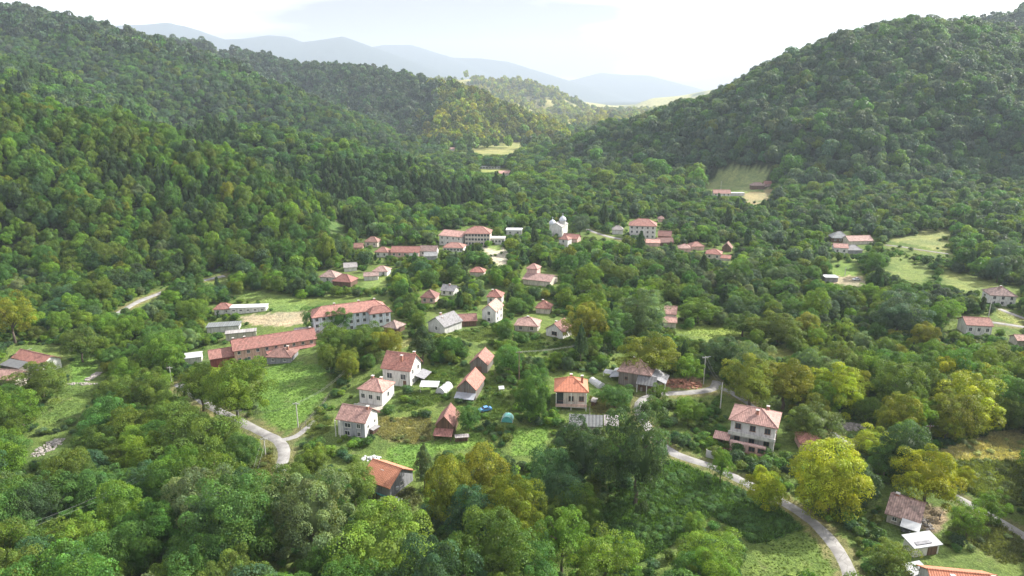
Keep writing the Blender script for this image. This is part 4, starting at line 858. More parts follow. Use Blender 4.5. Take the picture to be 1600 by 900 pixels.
def woodpile(label, px, py, L, rot):
    P, d = at(px, py); t = thing("woodpile", label, "woodpile", P, R(rot)); m = MB(); rg = random.Random(px)
    for r_ in range(5):
        for k in range(int(L / .26)): m.tube((-L / 2 + k * .26 + .13 * (r_ % 2), rg.uniform(-.06, 0), .13 + r_ * .23), (-L / 2 + k * .26 + .13 * (r_ % 2), rg.uniform(.95, 1.1), .13 + r_ * .23), .12, .12, 6)
    o = m.build("logs", M['wood2'], t); o['kind'] = 'stuff'
    MB().slab([(-L / 2 - .2, -.3, 1.3), (L / 2 + .2, -.3, 1.3), (L / 2 + .2, 1.3, 1.45), (-L / 2 - .2, 1.3, 1.45)], .06).build("cover_sheet", M['t_grey'], t)
woodpile("covered woodpile beside the brown barn with stacked roofs", 722, 690, 3.2, 8)
woodpile("covered woodpile in the grass right of the orange hip-roofed house", 931, 632, 2.6, 70)
woodpile("covered woodpile by the wall of the grey-fronted house", 588, 676, 2.4, 60)
woodpile("covered woodpile behind the villa's terrace beside the road", 1128, 690, 2.6, 50)
def garden_rows(label, px, py, rot, nr, L, sp_, mat):
    P, d = at(px, py); t = thing("vegetable_bed", label, "vegetable bed", P, R(rot)); rg = random.Random(px)
    for r_ in range(nr):
        m = MB()
        for k in range(int(L / .35)):
            x = -L / 2 + k * .35; y = r_ * sp_; s = rg.uniform(.12, .26); w0 = t.matrix_basis @ Vector((x, y, 0)); z = GZ(w0.x, w0.y) - P.z
            for q in range(5):
                a = rg.random() * 6.28; m.poly([(x, y, z), (x + s * math.cos(a), y + s * math.sin(a), z + s * .8), (x + s * 1.6 * math.cos(a + .3), y + s * 1.6 * math.sin(a + .3), z + s * 1.1), (x + s * math.cos(a + .6), y + s * math.sin(a + .6), z + s * .8)])
        m.build("plant_row", mat, t)
VEG = matte("vegetable_leaves", (.09, .19, .05), .3, 2)
garden_rows("vegetable bed in rows between the tall white house and the barns", 690, 585, -20, 7, 8, .8, VEG)
garden_rows("vegetable bed in rows right of the blue car", 775, 655, 10, 6, 5, .8, VEG)
garden_rows("vegetable bed in rows left of the orange hip-roofed house", 845, 640, 0, 6, 6, .8, VEG)
# poles and wires
POLES = {}
def pole(key, label, px, pyb, pyt, arms=1, mat='polem', lamp=False):
    P, d = at(px, pyb); zt = z_for(pyt, P.y); hh = max(3, zt - P.z)
    t = thing("utility_pole", label, "utility pole", P, 0, "utility poles")
    MB().tube((0, 0, -.5), (0, 0, hh), .17, .11, 8).build("shaft", M[mat], t)
    for k in range(arms):
        z = hh - .4 - .7 * k; a = MB().box(-.9, -.06, z - .06, .9, .06, z + .06).build("crossarm", M[mat], t)
        for x in (-.8, -.3, .3, .8): MB().tube((x, 0, z + .06), (x, 0, z + .26), .05, .07, 6).build("insulator", M['whites'], a)
    if lamp: MB().tube((0, 0, hh - .1), (1.0, -.3, hh + .15), .05, .05, 6).tube((.9, -.27, hh + .13), (1.5, -.45, hh + .12), .12, .08, 6).build("lamp_head", M['metal'], t)
    POLES[key] = P + Vector((0, 0, hh - .1)); return t
pole('a', "tall concrete pole on the left meadow beside the field fence", 466, 668, 629)
pole('b', "concrete pole rising from the shrubs by the road where it leaves the trees", 415, 712, 684, 1)
pole('c', "leaning pale pole beside the road below the large lime tree", 375, 668, 640, 1)
pole('d', "concrete pole with a rusty box in the orchard between the barns and orange roof", 811, 595, 549, 1, 'poleb')
pole('e', "concrete pole behind the dark olive tree above the plank farmhouse", 994, 534, 511, 2)
pole('f', "street-lamp pole standing right of the plank farmhouse", 1099, 600, 557, 1, 'polem', True)
pole('g', "tall bare concrete pole between the road bend and the villa", 1125, 642, 598, 0)
pole('h', "thin wooden pole in front of the golden trees at the right", 1447, 702, 664, 1, 'poleb')
pole('i', "white pole behind the house by the far right road", 1544, 497, 470, 1)
pole('j', "concrete pole between the small white shed and the left road", 268, 596, 573, 1)
pole('k', "small pole on the upper hillside field right of the wooded strip", 1305, 320, 307, 1)
pole('l', "short pole on the slope below the right-hand farm", 1320, 431, 418, 0)
pole('m', "white pole with a crossarm at the lower left edge of the picture", 343, 935, 886, 1)
pole('n', "wooden pole right of the trees beside the small white hip-roofed house", 549, 592, 570, 1, 'poleb')
pole('o', "pole at the top of the hillside clearing farm", 1126, 299, 283, 0)
def wire(label, a, b, sag=2.0, off=(0,)):
    a = Vector(a); b = Vector(b); d = (b - a); s = Vector((-d.y, d.x, 0)).normalized(); m = MB()
    for o in off:
        prev = None
        for k in range(15):
            t = k / 14; p = a.lerp(b, t) + s * o + Vector((0, 0, -4 * sag * t * (1 - t)))
            if prev is not None: m.tube(prev, p, .016, .016, 4)
            prev = p
    o_ = m.build("power_line", M['wire']); tag(o_, label, "power line", "overhead power lines")
wire("pair of wires running from the lower-edge pole up over the trees", POLES['m'], POLES['b'], 2.5, (-.5, .5))
pA = at(-60, 925)[0] + Vector((0, 0, 9)); pB = at(250, 800)[0] + Vector((0, 0, 10))
wire("pair of wires crossing the lower left corner over the wood", pA, pB, 1.5, (-.8, .8))
wire("wires from the concrete pole above the plank farmhouse to the left", POLES['e'], POLES['d'], 2.0, (-.5, 0, .5))
wire("wires between the pole above the plank farmhouse and the street-lamp pole", POLES['e'], POLES['f'], 1.5, (-.4, .4))
wire("wires from the street-lamp pole to the bare pole by the villa", POLES['f'], POLES['g'], 1.2, (-.4, .4))
wire("wires across the left meadow between two concrete poles", POLES['a'], POLES['c'], 1.5, (-.4, .4))
wire("wires from the meadow pole up to the wooden pole by the white house", POLES['a'], POLES['n'], 1.5, (-.3, .3))

# ------------------------------------------------------------------ foliage prototypes (unit size: width 1, height 1, foot at z = 0)
def rand_dirs(rg, n):
    v = rg.normal(size=(n, 3)); return v / np.linalg.norm(v, axis=1, keepdims=True)
def ico(sub=2):
    import bmesh
    bm = bmesh.new(); bmesh.ops.create_icosphere(bm, subdivisions=sub, radius=1); V = np.array([v.co[:] for v in bm.verts]); Fc = np.array([[v.index for v in f.verts] for f in bm.faces]); bm.free(); return V, Fc
ICOV, ICOF = ico(2); ICO1V, ICO1F = ico(1)
def foliage(name, seed, blobs, leaves, leaf, mat, shape='round', z0=.16, blobr=(.15, .26), core=.60):
    rg = np.random.default_rng(seed)
    U = rand_dirs(rg, blobs * 3); U = U[U[:, 2] > -.75][:blobs]; K = len(U)
    cz = (1 + z0) / 2; hz = (1 - z0) / 2
    rr = rg.uniform(.52, .92, K) if shape != 'airy' else rg.uniform(.35, .95, K)
    C = U * rr[:, None]
    if shape == 'cone': C[:, :2] *= np.clip((1.05 - (C[:, 2:3] + 1) / 2), .08, 1) * 1.25
    if shape == 'dome': C[:, :2] *= np.where(C[:, 2:3] > 0, 1.0, .85)
    if shape == 'lobed':
        a = np.arctan2(C[:, 1], C[:, 0]); C *= (1 + .30 * np.sin(3 * a + seed) * (C[:, 2] < .6))[:, None]
    C[:, :2] *= (.5 - blobr[0]) / .80; C[:, 2] = cz + C[:, 2] * (hz - blobr[0] * .8) / .86
    Rr = rg.uniform(*blobr, K)
    if shape == 'cone': Rr *= np.clip(1.25 - C[:, 2], .35, 1)
    n = int(leaves / K * 1.9) + 1
    D = rand_dirs(rg, K * n).reshape(K, n, 3)
    D[..., 2] = np.where(D[..., 2] < -.35, -D[..., 2], D[..., 2])
    # small-scale lumps on every blob: leaf sprays
    sh = rg.uniform(.80, 1.10, (K, n, 1)) * (1 + .12 * np.sin(9 * D[..., 0:1] + seed) * np.sin(8 * D[..., 1:2] + 1) * np.sin(7 * D[..., 2:3]))
    Pp = (C[:, None] + D * Rr[:, None, None] * sh * np.array((1, 1, .85))).reshape(-1, 3); D = D.reshape(-1, 3)
    bi = np.repeat(np.arange(K), n); keep = np.ones(len(Pp), bool)
    for k in range(K):
        d = np.linalg.norm((Pp - C[k]) / np.array((1, 1, .85)), axis=1); keep &= (d > Rr[k] * .78) | (bi == k)
    Pp, D, bi = Pp[keep], D[keep], bi[keep]
    sel = rg.permutation(len(Pp))[:leaves]; Pp, D, bi = Pp[sel], D[sel], bi[sel]
    nrm = D + rg.normal(size=D.shape) * .55 + np.array((0, 0, .25)); nrm /= np.linalg.norm(nrm, axis=1, keepdims=True)
    a = np.cross(nrm, rg.normal(size=D.shape)); a /= np.linalg.norm(a, axis=1, keepdims=True); b = np.cross(nrm, a)
    s = leaf * rg.uniform(.55, 1.25, (len(Pp), 1)); e = rg.uniform(.5, .85, (len(Pp), 1))
    q = nrm * s * .25
    V = np.stack([Pp - a * s, Pp - b * s * e + q, Pp + a * s, Pp + b * s * e + q], 1).reshape(-1, 3)
    Fq = np.arange(len(V)).reshape(-1, 4)
    tb = rg.uniform(.66, 1.34, K); tint = (tb[bi] * rg.uniform(.82, 1.2, len(Pp)))
    hue = rg.uniform(-.14, .05, K)[bi] + rg.uniform(-.05, .08, len(Pp))
    tc = np.stack([tint * (1 + hue), tint, tint * (1 - hue * 1.2), np.ones(len(tint))], -1); tc = np.repeat(tc, 4, 0)
    me = mesh_np(name, V, Fq, mat)
    # inner leaf mass, so a crown is not seen straight through
    at_ = me.attributes.new('tint', 'FLOAT_COLOR', 'POINT'); 
    if len(at_.data) == len(tc): at_.data.foreach_set('color', tc.astype(np.float32).ravel())
    if core:
        cv = ICO1V if leaves < 400 else ICOV; cf = ICO1F if leaves < 400 else ICOF
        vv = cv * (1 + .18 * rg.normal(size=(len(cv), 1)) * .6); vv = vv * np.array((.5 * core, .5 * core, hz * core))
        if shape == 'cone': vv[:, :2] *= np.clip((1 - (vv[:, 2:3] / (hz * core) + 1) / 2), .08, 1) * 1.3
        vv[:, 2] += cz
        nv = len(me.vertices); tri = np.concatenate([cf, cf[:, 2:3]], 1)
        V2 = np.concatenate([V, vv]); me2 = bpy.data.meshes.new(name)
        F2 = [tuple(f) for f in Fq] + [tuple(int(k) + len(V) for k in f) for f in cf]
        loops = np.concatenate([Fq.ravel(), (cf + len(V)).ravel()]).astype(np.int32)
        me2.vertices.add(len(V2)); me2.vertices.foreach_set('co', V2.astype(np.float32).ravel())
        me2.loops.add(len(loops)); me2.loops.foreach_set('vertex_index', loops)
        st = np.concatenate([np.arange(0, Fq.size, 4), Fq.size + np.arange(0, cf.size, 3)]).astype(np.int32)
        me2.polygons.add(len(st)); me2.polygons.foreach_set('loop_start', st)
        me2.update(calc_edges=True); me2.materials.append(mat)
        A2 = me2.attributes.new('tint', 'FLOAT_COLOR', 'POINT')
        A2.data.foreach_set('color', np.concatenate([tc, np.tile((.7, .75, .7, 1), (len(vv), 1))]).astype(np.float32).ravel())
        bpy.data.meshes.remove(me); me = me2
    return me
def trunk_mesh(seed, kind='broad'):
    rg = random.Random(seed); m = MB(); top = .55 if kind != 'cone' else .92
    p = Vector((0, 0, -.04)); r = .035; k = 5
    for i in range(k):
        q = Vector((rg.uniform(-.02, .02), rg.uniform(-.02, .02), top * (i + 1) / k)); m.tube(p, q, r, r * .8, 7); p = q; r *= .8
    for i in range(7 if kind != 'cone' else 10):
        z = rg.uniform(.22, .5) if kind != 'cone' else .15 + .7 * i / 10; a = i * 2.4 + rg.random(); L = rg.uniform(.22, .36) if kind != 'cone' else .3 * (1 - z)
        e = Vector((L * math.cos(a), L * math.sin(a), z + (L * .8 if kind != 'cone' else -.02))); s = Vector((0, 0, z)); mid = s.lerp(e, .5) + Vector((0, 0, .03))
        m.tube(s, mid, .016, .011, 5); m.tube(mid, e, .011, .004, 5)
    return m.mesh("trunk", M['bark'])
HI = {}
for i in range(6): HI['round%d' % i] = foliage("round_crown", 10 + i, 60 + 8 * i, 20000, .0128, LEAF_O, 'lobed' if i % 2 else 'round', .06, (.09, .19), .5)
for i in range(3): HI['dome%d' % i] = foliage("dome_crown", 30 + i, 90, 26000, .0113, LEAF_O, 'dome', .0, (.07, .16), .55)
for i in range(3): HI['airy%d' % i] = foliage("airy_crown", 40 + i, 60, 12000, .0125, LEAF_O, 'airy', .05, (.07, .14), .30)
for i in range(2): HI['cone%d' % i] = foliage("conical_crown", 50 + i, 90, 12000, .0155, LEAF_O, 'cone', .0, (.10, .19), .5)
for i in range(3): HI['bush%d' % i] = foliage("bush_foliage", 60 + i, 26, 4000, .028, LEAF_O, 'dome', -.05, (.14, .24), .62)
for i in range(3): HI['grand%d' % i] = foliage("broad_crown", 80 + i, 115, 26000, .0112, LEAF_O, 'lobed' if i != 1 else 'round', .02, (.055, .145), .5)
TRK = [trunk_mesh(i) for i in range(4)] + [trunk_mesh(9, 'cone')]
def pcoll(name, meshes):
    c = bpy.data.collections.new(name)
    for i, me in enumerate(meshes):
        o = bpy.data.objects.new("%s_%02d" % (name, i), me); c.objects.link(o)
    return c
def with_trunk(me, kind=0): return me
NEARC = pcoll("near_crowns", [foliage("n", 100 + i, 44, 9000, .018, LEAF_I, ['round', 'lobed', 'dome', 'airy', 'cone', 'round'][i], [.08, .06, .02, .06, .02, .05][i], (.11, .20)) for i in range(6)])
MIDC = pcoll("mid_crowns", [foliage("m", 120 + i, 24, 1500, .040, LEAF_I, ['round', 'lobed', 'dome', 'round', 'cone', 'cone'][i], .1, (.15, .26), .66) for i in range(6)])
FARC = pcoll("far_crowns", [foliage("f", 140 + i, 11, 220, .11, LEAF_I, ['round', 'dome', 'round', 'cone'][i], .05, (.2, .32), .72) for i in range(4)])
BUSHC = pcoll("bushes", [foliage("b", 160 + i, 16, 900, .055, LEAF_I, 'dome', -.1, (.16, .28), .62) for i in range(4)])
def tuft_mesh(seed, n=26):
    rg = np.random.default_rng(seed); P0 = rg.normal(size=(n, 3)) * (.28, .28, 0); d = rg.normal(size=(n, 3)) * .5 + (0, 0, 1); d /= np.linalg.norm(d, axis=1, keepdims=True)
    a = np.cross(d, rg.normal(size=(n, 3))); a /= np.linalg.norm(a, axis=1, keepdims=True); Lh = rg.uniform(.5, 1, (n, 1)); wdt = .09
    V = np.stack([P0 - a * wdt, P0 + a * wdt, P0 + d * Lh + a * wdt * .5, P0 + d * Lh - a * wdt * .5], 1).reshape(-1, 3)
    me = mesh_np("tuft", V, np.arange(4 * n).reshape(-1, 4), LEAF_I); at_ = me.attributes.new('tint', 'FLOAT_COLOR', 'POINT')
    t = np.repeat(rg.uniform(.7, 1.3, n), 4)[:, None] * np.ones(3); at_.data.foreach_set('color', np.concatenate([t, np.ones((4 * n, 1))], 1).astype(np.float32).ravel()); return me
TUFTC = pcoll("tufts", [tuft_mesh(200 + i) for i in range(4)])

def scatter(name, label, pos, scl, rot, vid, col, coll, kind='stuff'):
    me = bpy.data.meshes.new(name); n = len(pos)
    me.vertices.add(n); me.vertices.foreach_set('co', np.asarray(pos, np.float32).ravel())
    for nm, ty, key, arr in (('scl', 'FLOAT_VECTOR', 'vector', scl), ('rot', 'FLOAT_VECTOR', 'vector', rot), ('vid', 'INT', 'value', vid), ('tcol', 'FLOAT_COLOR', 'color', col)):
        a = me.attributes.new(nm, ty, 'POINT'); a.data.foreach_set(key, np.asarray(arr, np.int32 if ty == 'INT' else np.float32).ravel())
    o = link(name, me); ng = bpy.data.node_groups.new(name, 'GeometryNodeTree')
    ng.interface.new_socket('Geometry', in_out='INPUT', socket_type='NodeSocketGeometry'); ng.interface.new_socket('Geometry', in_out='OUTPUT', socket_type='NodeSocketGeometry')
    n_, l_ = ng.nodes, ng.links; gi = n_.new('NodeGroupInput'); go = n_.new('NodeGroupOutput'); ip = n_.new('GeometryNodeInstanceOnPoints'); ci = n_.new('GeometryNodeCollectionInfo')
    ci.inputs['Collection'].default_value = coll; ci.inputs['Separate Children'].default_value = True; ci.inputs['Reset Children'].default_value = True
    def na(nm, ty):
        x = n_.new('GeometryNodeInputNamedAttribute'); x.data_type = ty; x.inputs['Name'].default_value = nm; return x.outputs['Attribute']
    l_.new(gi.outputs[0], ip.inputs['Points']); l_.new(ci.outputs[0], ip.inputs['Instance']); ip.inputs['Pick Instance'].default_value = True
    l_.new(na('vid', 'INT'), ip.inputs['Instance Index']); l_.new(na('scl', 'FLOAT_VECTOR'), ip.inputs['Scale'])
    er = n_.new('FunctionNodeEulerToRotation'); l_.new(na('rot', 'FLOAT_VECTOR'), er.inputs[0]); l_.new(er.outputs[0], ip.inputs['Rotation'])
    l_.new(ip.outputs[0], go.inputs[0]); md = o.modifiers.new("scatter", 'NODES'); md.node_group = ng
    return tag(o, label, name.replace('_', ' '), None, kind)

PAL = dict(deep=(.070, .125, .050), yel=(.285, .325, .022), lime=(.14, .235, .030), mid=(.086, .175, .038), dark=(.060, .110, .045), blue=(.088, .140, .085), silver=(.15, .215, .10), olive=(.120, .180, .032), teal=(.068, .140, .060), gold=(.185, .215, .026), brown=(.12, .10, .045))
WORD = dict(deep='deep green', yel="golden-green", lime="bright green", mid="mid-green", dark="dark green", blue="bluish green", silver="pale silvery", olive="olive green", teal="deep green", gold="ochre-tinted", brown="brownish")
def jit(c, rg, a=.14):
    k = 1 + rg.uniform(-a, a); return (min(1, c[0] * k * (1 + rg.uniform(-.1, .1))), min(1, c[1] * k), min(1, c[2] * k * (1 + rg.uniform(-.15, .15))), 1)
TREES = []; rt = random.Random(5)
def make_tree(x, y, z, w, h, key, shape, label, group, cat='tree', name='broadleaf_tree'):
    t = thing(name, label, cat, (x, y, z), rt.random() * 6.28, group); q_ = rt.uniform(.86, 1.14); t.scale = (w * q_, w * (2 - q_), h)
    if w > 10.5 and shape in ('round', 'dome') and rt.random() < .7: shape = 'grand'
    ks = [k for k in HI if k.startswith(shape)]
    c = link("crown" if cat == 'tree' else "foliage", HI[rt.choice(ks)], t); c.color = jit(PAL[key], rt, .08)
    if cat == 'tree': link("trunk", TRK[4] if shape == 'cone' else rt.choice(TRK[:4]), t)
    TREES.append((x, y, w * .5)); return t
# trees one can single out: centre x, crown top y, crown bottom y, crown width (photograph pixels), colour, form, label
HAND = [
 (1290, 692, 815, 124, 'yel', 'dome', "huge golden-green domed tree inside the bend of the lower right road"),
 (1505, 582, 678, 108, 'yel', 'dome', "huge bright golden-green tree standing just above the dry grass field"),
 (1443, 702, 800, 94, 'yel', 'round', "round golden-green tree right behind the mossy old shed"),
 (1191, 733, 806, 56, 'yel', 'round', "vivid yellow tree on the outer edge of the road below the villa"),
 (1170, 556, 648, 80, 'gold', 'dome', "broad ochre-green tree left of the golden pair above the villa"),
 (1222, 562, 648, 78, 'gold', 'dome', "broad ochre-green tree directly above the roof of the villa"),
 (1310, 570, 650, 78, 'yel', 'round', "golden-green tree between the white-flowering tree and the tall olive one"),
 (1283, 596, 655, 50, 'lime', 'round', "small bright lime tree low in front of the golden-green trees"),
 (1402, 568, 665, 76, 'olive', 'round', "tall olive tree left of the huge bright golden-green one"),
 (1370, 668, 730, 74, 'yel', 'airy', "loose golden tree between the rubble heap and the round golden tree"),
 (1270, 634, 694, 78, 'olive', 'round', "soft grey-green rounded tree touching the villa's right corner"),
 (1013, 522, 598, 84, 'gold', 'dome', "wide olive-gold tree right behind the plank farmhouse"),
 (1075, 552, 604, 46, 'lime', 'airy', "slim light green tree right of the plank farmhouse by the rubble yard"),
 (372, 562, 668, 86, 'lime', 'dome', "massive bright green tree at the left edge of the big meadow"),
 (318, 568, 650, 60, 'olive', 'round', "olive tree squeezed against the left side of the massive meadow tree"),
 (262, 520, 592, 60, 'lime', 'round', "bright lime-green tree below the left road, left of the small white shed"),
 (130, 508, 572, 50, 'olive', 'round', "yellowish tree overhanging the small stream-side meadow"),
 (307, 640, 742, 112, 'olive', 'dome', "broad yellow-olive tree directly below the massive bright green one"),
 (232, 578, 660, 70, 'olive', 'round', "olive rounded tree right of the stream-side meadow"),
 (70, 566, 632, 78, 'olive', 'dome', "olive tree right of the farmhouse near the left edge"),
 (24, 455, 545, 62, 'gold', 'airy', "tall pale ochre tree at the foot of the left forest"),
 (992, 632, 806, 100, 'deep', 'dome', "enormous dark green tree in the middle of the lower half, left of the bramble slope"),
 (908, 652, 780, 84, 'deep', 'round', "dark green tree left of the enormous dark one, under the grey-roofed shed"),
 (858, 700, 800, 66, 'teal', 'round', "dark bluish tree lower left of the dark pair"),
 (703, 712, 835, 78, 'gold', 'lobed' if False else 'round', "left one of the ochre-green trees below the lower lawn"),
 (757, 700, 805, 76, 'gold', 'round', "upper ochre-green tree right below the lower lawn"),
 (800, 738, 868, 92, 'gold', 'round', "big ochre-green tree, rightmost of the trio below the lawn"),
 (492, 742, 880, 132, 'silver', 'round', "large pale silvery willow left of the orange-roofed cottage"),
 (555, 730, 800, 70, 'olive', 'round', "olive tree tucked between the silvery willow and the orange roof"),
 (602, 800, 925, 170, 'lime', 'dome', "very large light green willow at the centre of the bottom edge"),
 (664, 686, 770, 38, 'silver', 'cone', "slender pale upright tree beside the lower lawn"),
 (661, 500, 576, 44, 'dark', 'cone', "dark conical tree behind the tall white house"),
 (1008, 450, 532, 70, 'silver', 'dome', "tallest pale grey-green tree right of centre in the village"),
 (918, 474, 545, 66, 'gold', 'dome', "dense olive-gold tree right of the white gabled cottage"),
 (955, 480, 545, 60, 'mid', 'round', "mid-green tree filling the gap left of the tallest pale tree"),
 (1213, 488, 545, 70, 'olive', 'dome', "olive domed tree left of the bluish woods above the golden trees"),
 (1160, 488, 530, 50, 'olive', 'round', "smaller olive tree left of the olive domed one"),
 (1090, 470, 508, 56, 'lime', 'dome', "light green dome-shaped tree right of the red and green roofs"),
 (1400, 456, 534, 72, 'blue', 'dome', "large bluish dark tree at the left of the far right road"),
 (1478, 462, 512, 44, 'lime', 'airy', "pale light green tree at the end of the far right road"),
 (1258, 545, 606, 42, 'silver', 'round', "whitish flowering tree between two golden-green trees"),
 (1090, 540, 600, 0, 'dark', 'round', None),
 (1130, 530, 590, 70, 'dark', 'dome', "very dark tree right of the street-lamp pole"),
 (584, 464, 502, 28, 'dark', 'cone', "dark conical tree in front of the long school's facade"),
 (498, 478, 520, 50, 'mid', 'round', "green tree covering the lower left of the long school"),
 (530, 480, 522, 34, 'mid', 'round', "green tree against the middle of the long school"),
 (527, 508, 560, 62, 'olive', 'round', "left of the three olive trees below the long school"),
 (572, 508, 562, 60, 'olive', 'round', "middle of the three olive trees below the long school"),
 (604, 516, 562, 46, 'gold', 'round', "right of the three olive trees below the long school"),
 (518, 536, 590, 38, 'olive', 'round', "upright olive tree at the upper edge of the big meadow"),
 (545, 551, 600, 36, 'gold', 'round', "upright ochre tree left of the tall white house"),
 (1000, 356, 408, 22, 'dark', 'cone', "dark conifer right in front of the large white building"),
 (906, 335, 374, 26, 'blue', 'round', "grey-green rounded tree right of the domed church"),
 (315, 732, 850, 92, 'silver', 'round', "big pale cream-tipped tree in the lower left wood"),
 (197, 756, 860, 72, 'lime', 'round', "light green tree in the lower left wood, left of the cream-tipped one"),
 (124, 700, 800, 62, 'olive', 'round', "tall yellow-green tree right of the dry stream stones"),
 (212, 728, 775, 44, 'lime', 'round', "small lime-green crown peeping up behind the light green tree of the lower left wood"),
 (130, 788, 850, 46, 'lime', 'cone', "narrow bright green tree in the lower left wood"),
 (878, 792, 905, 84, 'lime', 'airy', "left one of the feathery light green trees on the bottom edge"),
 (945, 832, 930, 100, 'lime', 'airy', "right one of the feathery light green trees on the bottom edge"),
 (1110, 835, 915, 84, 'lime', 'round', "light green bushy tree in the bottom edge thicket under the bramble slope"),
 (1084, 802, 840, 34, 'lime', 'round', "small vivid green tree on the bramble slope"),
 (1125, 702, 762, 40, 'lime', 'airy', "thin light green tree leaning over the road below the villa"),
 (1392, 846, 915, 66, 'olive', 'airy', "feathery olive tree left of the white sheet-roofed shed"),
 (1545, 768, 826, 50, 'lime', 'airy', "light yellow-green shrubby tree beside the far lane at the right"),
 (1508, 784, 846, 54, 'lime', 'airy', "pale green shrubby tree right of the junk yard"),
 (1505, 730, 766, 26, 'yel', 'round', "small round yellow-green tree on the brambly bank at the right"),
 (735, 600, 0, 0, 'mid', 'round', None),
 (732, 634, 678, 34, 'mid', 'round', "round bushy tree between the lower barn and the blue car"),
 (795, 540, 590, 40, 'mid', 'round', "green orchard tree left of the pole with the rusty box"),
 (836, 566, 622, 44, 'mid', 'airy', "loose green orchard tree right of the pole with the rusty box"),
 (960, 606, 640, 52, 'mid', 'round', "green garden tree under the plank farmhouse's left side"),
 (1028, 598, 640, 32, 'olive', 'airy', "small olive tree on the inside verge of the road bend"),
 (1020, 620, 652, 24, 'mid', 'round', "small round green tree beside the road bend"),
 (1075, 622, 662, 44, 'lime', 'round', "vivid green shrubby tree below the road bend"),
 (306, 466, 508, 36, 'lime', 'round', "bright round tree right of the left road"),
 (455, 720, 790, 60, 'olive', 'round', "yellowish tree at the foot of the road below the junction"),
]
for cx, top, bot, wp, key, shape, lab in HAND:
    if not lab: continue
    P, d = at(cx, bot - (bot - top) * .10); ztop = z_for(top, P.y); w_ = wp * d / F; h_ = max(w_ * .7, (ztop - P.z) * .97)
    make_tree(P.x, P.y, P.z, w_, h_, key, shape, lab, "trees that stand out one by one", name='conical_tree' if shape == 'cone' else 'broadleaf_tree')
NHAND = len(TREES)

# ------------------------------------------------------------------ all other trees: candidates on jittered grids
def grid_pts(y0, y1, sp):
    ny = int((y1 - y0) / sp); out = []
    for j in range(ny):
        y = y0 + j * sp; hw = 25 + .86 * max(y, 0); n = int(2 * hw / sp); x = -hw + sp * (np.arange(n) + (j % 2) * .5)
        out.append(np.stack([x, np.full(n, y)], 1))
    P = np.concatenate(out); return P + rng.uniform(-.42, .42, P.shape) * sp
FT = np.array(FOOT)
ALL = []
for y0, y1, gsp in ((78, 260, 6.0), (260, 620, 6.0), (620, 1080, 6.3), (1080, 1800, 10.5), (1800, 3700, 19)):
    P = grid_pts(y0, y1, gsp); x, y = P[:, 0], P[:, 1]; z, hl = HT(x, y, True); onhill = (hl > z - 8)
    ALL.append(np.stack([x, y, z, onhill.astype(float), np.full(len(x), gsp)], 1))
P = grid_pts(190, 560, 4.0); P = P[rng.random(len(P)) < .9]; xa, ya = P[:, 0], P[:, 1]; za, ha = HT(xa, ya, True); s_ = (ha < za - 8)
ALL.append(np.stack([xa, ya, za, np.zeros(len(xa)), np.full(len(xa), 4.4)], 1)[s_])
P = grid_pts(150, 480, 4.9); xa, ya = P[:, 0], P[:, 1]; za, ha = HT(xa, ya, True); s_ = (ha > za - 8) & (xa < 0) & (ya < 455)
for q_ in range(2): k_ = (ALL[q_][:, 3] > .5) & (ALL[q_][:, 0] < 0) & (ALL[q_][:, 1] < 455); ALL[q_] = ALL[q_][~k_]
ALL.append(np.stack([xa, ya, za, np.ones(len(xa)), np.full(len(xa), 4.9)], 1)[s_])
A = np.concatenate(ALL); x, y, z = A[:, 0], A[:, 1], A[:, 2]; hill = A[:, 3] > .5
# open valley floor far away stays mostly field
n = len(A); u = rng.random(n); dens = fbm(x / 55, y / 55, 91)
keep = (hill & ((y < 1750) | (fbm(x / 130, y / 130, 44) > .57))) | ((y < 1000) & (u < .86)) | ((y >= 1000) & (u < .30 * (dens > .48) + .05))
# crown sizes
base = np.where(x > 0, np.where(hill, 10.5, 7.6), np.where(hill, 8.0, 7.2)); base = np.where(y < 190, 9.4, base); base = np.where(y > 620, np.where(x > 0, 10.6, 9.2), base); base = np.where(y > 1080, 13.5, base); base = np.where(y > 1750, 17, base)
village = (~hill) & (y > 190) & (y < 560) & (z < 14)
base = np.where(village, np.where(u < .4, 4.6, 6.8), base)
base = np.where(A[:, 4] == 4.4, 3.6, base); base = np.where(A[:, 4] == 4.9, 6.4, base)
cw = base * rng.uniform(.72, 1.28, n) * np.where(rng.random(n) < .10, 1.3, 1.0); ch = cw * rng.uniform(.95, 1.35, n) * np.where(hill, 1.1, 1.0) * np.where(A[:, 4] == 4.9, 1.25, 1.0)
px, py, dep = project(x, y, z); _, pyt, _ = project(x, y, z + ch); wpx = cw * F / dep
keep &= (px > -260) & (px < 1860) & (pyt < 1000)
I1 = np.zeros((MH + 1, MW + 1)); I1[1:, 1:] = np.cumsum(np.cumsum(MASK == 3.0, 0), 1); I2 = np.zeros((MH + 1, MW + 1)); I2[1:, 1:] = np.cumsum(np.cumsum(MASK == 1.0, 0), 1)
def frac(I, x0, y0, x1, y1):
    a = np.clip((x0 * .5).astype(int), 0, MW); b = np.clip((x1 * .5).astype(int) + 1, 0, MW); c = np.clip((y0 * .5).astype(int), 0, MH); d = np.clip((y1 * .5).astype(int) + 1, 0, MH)
    ar = np.maximum(1, ((x1 - x0) * .5 + 1) * ((y1 - y0) * .5 + 1)); return (I[d, b] - I[c, b] - I[d, a] + I[c, a]) / ar
py0 = pyt; py1 = py - (py - pyt) * .12
fb = frac(I1, px - wpx * .42, py0, px + wpx * .42, py1); fc = frac(I2, px - wpx * .40, py0, px + wpx * .40, py1)
AR = np.maximum(1, (wpx * .5 + 1) * ((py - pyt) * .5 + 1))
